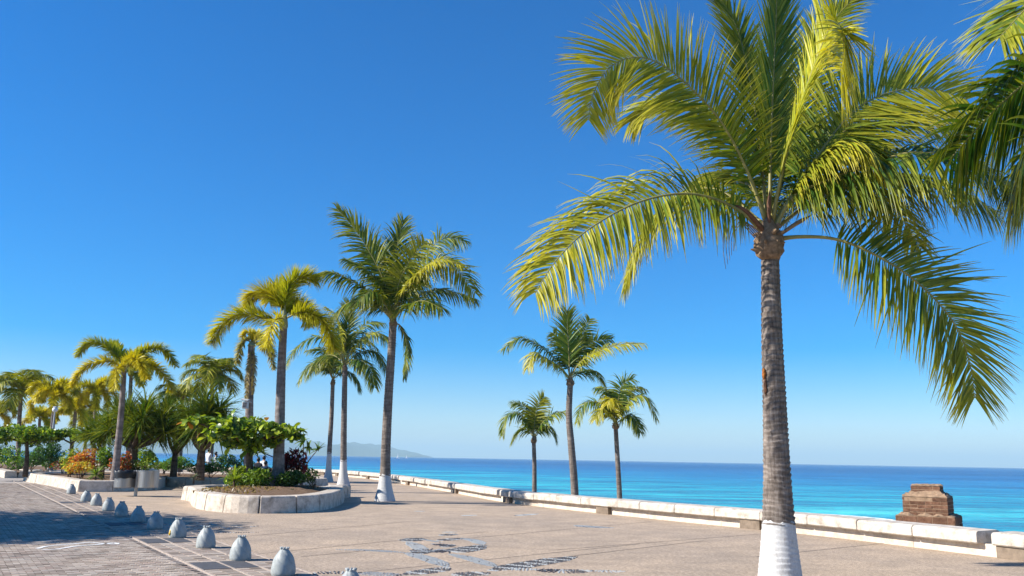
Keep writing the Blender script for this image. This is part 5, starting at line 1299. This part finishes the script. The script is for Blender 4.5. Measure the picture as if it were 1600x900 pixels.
person('seated person with dark hair, right of the two in white behind the planters', 338, 709.5, 57.0, WSH, WSH, R(110))
person('seated person in dark shirt behind the almond trunk', 404, 719, 50.5, DSH, DSH, R(180))
person('seated person in white shirt next to the foxtail stem', 413, 716, 52, WSH, DSH, R(160))
person('seated person in grey-blue shirt in front of the others behind the round planter', 415, 725, 49.0, GSH, DSH, R(200))
# bench they sit on
for nm, lbl, x0, Y in (('stone_bench', 'stone bench carrying the two visitors in white', 333, 56.6), ('stone_bench', 'stone bench carrying the visitors behind the round planter', 411, 51.0)):
    o = P(x0, 720, Y); rt_ = empty(nm, (o.x, Y, 0), lbl, 'bench')
    link('seat', box_mesh('seat', 2.0, .5, .1, M_PLINTH, .02), rt_).location = (0, 0, .35)
    for s in (-.75, .75): link('leg', box_mesh('leg', .2, .4, .35, M_PLINTH, .01), rt_).location = (s, 0, 0)

# ---------------------------------------------------------------- loudspeaker box, lamp post, boats
MG = simple('grey_painted_metal', (.50, .52, .53), .5, .4, 0, .1)
q = P(383.5, 632, 42.6); sp = empty('speaker_box', tuple(q), 'small pale grey loudspeaker box with a hood on the old foxtail palm stem', 'loudspeaker')
link('housing', box_mesh('housing', .26, .24, .34, MG, .02), sp).location = (0, 0, -.2)
o = link('hood', box_mesh('hood', .34, .34, .05, MG, .01), sp); o.location = (-.02, -.03, .2); o.rotation_euler = (R(12), R(8), 0)
link('grille', box_mesh('grille', .18, .012, .22, simple('dark_grille', (.12, .12, .13), .6, .3), .004), sp).location = (0, -.127, -.14)
v, f = tube_np(np.array([[.0, 0, .1], [.1, .05, .14], [.22, .2, .12]]), [.02, .02, .02], 6); link('bracket', mesh_np('bracket', v, f, MG), sp)
q = P(77, 720, 58); lp = empty('lamp_post', (q.x, 58, .2), 'thin grey lamp post with round head among the left palms', 'street lamp')
tz = P(77, 640, 58).z - .2
v, f = tube_np(np.array([[0, 0, 0], [0, 0, .3], [0, 0, .31], [0, 0, tz - .1]]), [.09, .09, .05, .04], 8); link('pole', mesh_np('pole', v, f, MG), lp)
bm = bmesh.new(); bmesh.ops.create_uvsphere(bm, u_segments=16, v_segments=10, radius=.17)
o = link('lamp_globe', bm_mesh('lamp_globe', bm, simple('frosted_globe', (.72, .74, .74), .35, .4, 0, .05), True), lp); o.location = (0, 0, tz)
o = link('cap', box_mesh('cap', .22, .22, .06, MG, .02), lp); o.location = (0, 0, tz + .15)
MW = simple('boat_white', (.78, .78, .77), .5, .4, 0, .05)
for lbl, px, sc_ in (('tiny white sailing boat far out below the end of the hills, left one', 622, 1.0), ('tiny white sailing boat far out below the end of the hills, right one', 636, .8)):
    D = 2600.0; x = P(px, 711, D).x; bt = empty('sailing_boat', (x, D, SEA_Z), lbl, 'boat', 'sailing boats on the bay')
    hv = []; 
    for u, wd in ((-1, .55), (-.5, .9), (0, 1), (.5, .75), (1, .05)):
        hv += [(u * 6 * sc_, -1.6 * wd * sc_, 1.3 * sc_), (u * 5.4 * sc_, -.7 * wd, -.3), (u * 5.4 * sc_, .7 * wd, -.3), (u * 6 * sc_, 1.6 * wd * sc_, 1.3 * sc_)]
    hf = [(i * 4 + j, i * 4 + j + 1, i * 4 + j + 5, i * 4 + j + 4) for i in range(4) for j in range(3)] + [(i * 4 + 3, i * 4, i * 4 + 4, i * 4 + 7) for i in range(4)] + [(0, 1, 2, 3)]
    link('hull', mesh_py('hull', hv, hf, MW), bt)
    v, f = tube_np(np.array([[0, 0, 1], [0, 0, 8 * sc_], [0, 0, 15 * sc_]]), [.12, .1, .06], 6); link('mast', mesh_np('mast', v, f, MG), bt)
    link('sail', mesh_py('sail', [(-.2, 0, 2.2), (-5 * sc_, .5, 2.4), (-.2, 0, 14.5 * sc_), (-2.6 * sc_, .6, 6)], [(0, 1, 3), (0, 3, 2), (1, 2, 3)], MW), bt)

# ---------------------------------------------------------------- pebble mosaics let into the plaza
PEB_V = np.array([(-1, 0, 0), (-.6, -.8, .0), (.6, -.8, 0), (1, 0, 0), (.6, .8, 0), (-.6, .8, 0), (-.35, -.35, 1), (.35, -.35, 1), (.35, .35, 1), (-.35, .35, 1)], float)
PEB_F = np.array([(6, 7, 8), (6, 8, 9), (0, 1, 6), (1, 7, 6), (1, 2, 7), (2, 3, 7), (3, 8, 7), (3, 4, 8), (4, 9, 8), (4, 5, 9), (5, 0, 9), (0, 6, 9)])
def mosaic(label, strokes, sd_):
    """strokes: (pixels along the band, width in metres at ends and middle, share of dark stones)"""
    r = np.random.default_rng(sd_); C, W = [], []
    for pts, w, dark in strokes:
        w = w * (.7 if not isinstance(dark, (int, float)) or dark > .3 else .52)
        p = crom([G(a, b_) for a, b_ in pts], 60); L = np.linalg.norm(np.diff(p, axis=0), axis=1).sum(); n = max(4, int(L / .05))
        p = crom([G(a, b_) for a, b_ in pts], n); T = unit(np.gradient(p, axis=0)); N = np.stack([-T[:, 1], T[:, 0], T[:, 2] * 0], 1)
        for i in range(n):
            u = i / max(1, n - 1); ww = np.interp(u, [0, .25, .75, 1], [w * .35, w, w, w * .3]); m = max(1, int(ww / .045))
            rowdark = (dark if isinstance(dark, (int, float)) else np.interp(u, [0, 1], dark))
            isd = ((i // 2) % 4 != 0) if rowdark > .45 else ((i // 2) % 6 == 0 and rowdark > .2)
            for j in range(m):
                q = p[i] + N[i] * ((j + .5) / m - .5) * ww + r.normal(0, .006, 3); C.append((q[0], q[1], math.atan2(T[i, 1], T[i, 0]) + 1.57 + r.normal(0, .3), r.uniform(.85, 1.15))); W.append(1 if (isd and r.random() > .08) or r.random() < .04 else 0)
    C = np.array(C); n = len(C); ca, sa = np.cos(C[:, 2])[:, None], np.sin(C[:, 2])[:, None]; s = C[:, 3][:, None]
    x = PEB_V[None, :, 0] * .026 * s; y = PEB_V[None, :, 1] * .017 * s; z = PEB_V[None, :, 2] * .009 + .001 + 0 * x
    V = np.stack([C[:, 0:1] + x * ca - y * sa, C[:, 1:2] + x * sa + y * ca, z], -1).reshape(-1, 3)
    F = (np.arange(n)[:, None, None] * 10 + PEB_F[None]).reshape(-1, 3)
    o = link('pebble_mosaic', mesh_np('pebble_mosaic', V, F, [M_PEB_L, M_PEB_D], midx=np.repeat(np.array(W), 12)))
    return tag(o, label, kind='stuff')
mosaic('large pebble mosaic of a swimming figure in the middle of the plaza', [
    ([(526, 859), (575, 860), (631, 863.5)], .45, 0), ([(634, 864), (665, 872), (690, 882), (698, 886)], .65, .1), ([(698, 887), (675, 892), (632, 898)], .60, .9),
    ([(652, 866), (668, 860), (706, 862), (735, 857), (754, 852)], .85, .9), ([(754, 851), (742, 845), (721, 841)], .55, 0), ([(684, 845), (704, 843), (721, 841)], .50, .9), ([(689, 837), (712, 834.5)], .5, .9),
    ([(692, 832), (712, 831.5)], .4, 0), ([(676, 850), (706, 853)], .4, .6), ([(694, 855), (706, 851)], .4, .8), ([(634, 846), (655, 841)], .7, .9), ([(638, 847), (650, 853), (664, 862)], .6, 0), ([(655, 842), (672, 845), (690, 848)], .25, 0),
    ([(704, 866), (735, 873), (775, 886)], .6, .05)], 1)
mosaic('pair of long tapering pebble mosaic bands right of the swimming figure', [
    ([(769, 892), (796, 887), (850, 878), (898, 870)], .75, .95), ([(790, 889), (835, 890)], .65, .1), ([(835, 890), (880, 893), (925, 892)], .65, .8), ([(925, 892), (950, 893), (976, 893)], .5, .1), ([(709, 899), (763, 895)], .6, .95)], 2)
mosaic('pebble mosaic band at the bottom edge beside the nearest bollard', [([(486, 896), (520, 895), (560, 895)], .4, .6), ([(556, 895), (590, 897), (628, 899)], .5, .4)], 3)
mosaic('thin wavy pebble mosaic lines between the bollards and the round planter', [
    ([(264, 823), (300, 818), (346, 815)], .16, .9), ([(296, 823.6), (349, 818)], .16, .9), ([(304, 828), (370, 822.5)], .16, .9), ([(334, 828.5), (404, 822)], .2, .9), ([(296, 833), (404, 832)], .2, .6)], 4)
mosaic('pale pebble mosaic patch near the sea wall', [([(900, 821), (925, 823.5), (958, 825)], .95, 0)], 5)
mosaic('small pale pebble mosaic marks in the palm shade', [([(648, 799), (664, 799)], .5, .1), ([(722, 806), (745, 805)], .5, .2), ([(805, 806), (840, 803)], .6, .3)], 6)
# ---------------------------------------------------------------- white paint ring on the bricks
pts = [(58, 857), (75, 853), (110, 850), (140, 847.5), (160, 849), (182, 850), (178, 848), (150, 851), (120, 853), (90, 857.5), (66, 859)]
p = crom([G(a, b_, ZB + .006) for a, b_ in pts], 130); T = unit(np.gradient(p, axis=0)); N = np.stack([-T[:, 1], T[:, 0], T[:, 2] * 0], 1)
w = (.028 + .018 * rng.random(130))[:, None]; V = np.vstack([p + N * w, p - N * w]); n = 130
m = mesh_np('paint_line', V, np.array([(i, i + 1, n + i + 1, n + i) for i in range(n - 1)]), M_CHALK)
tag(link('paint_line', m), 'loose white paint outline on the brick street', 'marking')

# ---------------------------------------------------------------- street trees left of the frame, whose shade lies on the bricks
def street_tree(label, x, y, h, rad, n, sd_, zc):
    r = np.random.default_rng(sd_); root = empty('street_tree', (x, y, 0), label, 'tree', 'shade trees on the street')
    v, f = tube_np(crom([(0, 0, 0), (.1, 0, h * .4), (0, .1, h * .75)], 16), np.linspace(.3, .16, 16), 10); link('trunk', mesh_np('trunk', v, f, M_BARK_DARK, smooth=True), root)
    for i in range(9):
        a = i * .7; e = np.array([math.cos(a) * rad[0] * .6, math.sin(a) * rad[1] * .6, zc + r.uniform(-.5, .6)])
        v, f = tube_np(crom([(0, 0, h * .5), e * np.array([.4, .4, .85]), e], 9), np.linspace(.11, .03, 9), 6); link('limb', mesh_np('limb', v, f, M_BARK_DARK, smooth=True), root)
    p = ell_pts(n, rad, r, .2, 16) + np.array([0, 0, zc]); v, f, c = leaf_cloud(p, .26, r, pal(r, n, [G1, G2, DK]), .55)
    tag(link('crown', mesh_np('crown', v, f, M_LEAF, c), root), kind='stuff')
street_tree('broad leafy street tree left of the frame shading the brick street', -19.8, 19.0, 6.5, (4.6, 6.6, 2.0), 20000, 1, 6.0)
street_tree('smaller street tree left of the frame, nearest to the viewer', -17.6, 8.6, 5.5, (2.6, 1.9, 1.5), 6000, 2, 5.6)

# ---------------------------------------------------------------- sea haze
bm = bmesh.new(); bmesh.ops.create_cube(bm, size=1.0)
for v in bm.verts: v.co = Vector((v.co.x * 82000, (20000 + v.co.y * 42000) - 50, -60 + (v.co.z + .5) * 500))
hz = link('haze', bm_mesh('haze', bm, []))
hm = bpy.data.materials.new('haze'); hm.use_nodes = True; nt = hm.node_tree; nt.nodes.clear()
out = nt.nodes.new('ShaderNodeOutputMaterial'); pv = nt.nodes.new('ShaderNodeVolumePrincipled'); pv.inputs['Density'].default_value = 9e-5; pv.inputs['Color'].default_value = (.62, .89, 1.0, 1)
nt.links.new(pv.outputs[0], out.inputs['Volume']); hz.data.materials.append(hm); tag(hz, 'pale blue sea haze over the bay', kind='stuff')
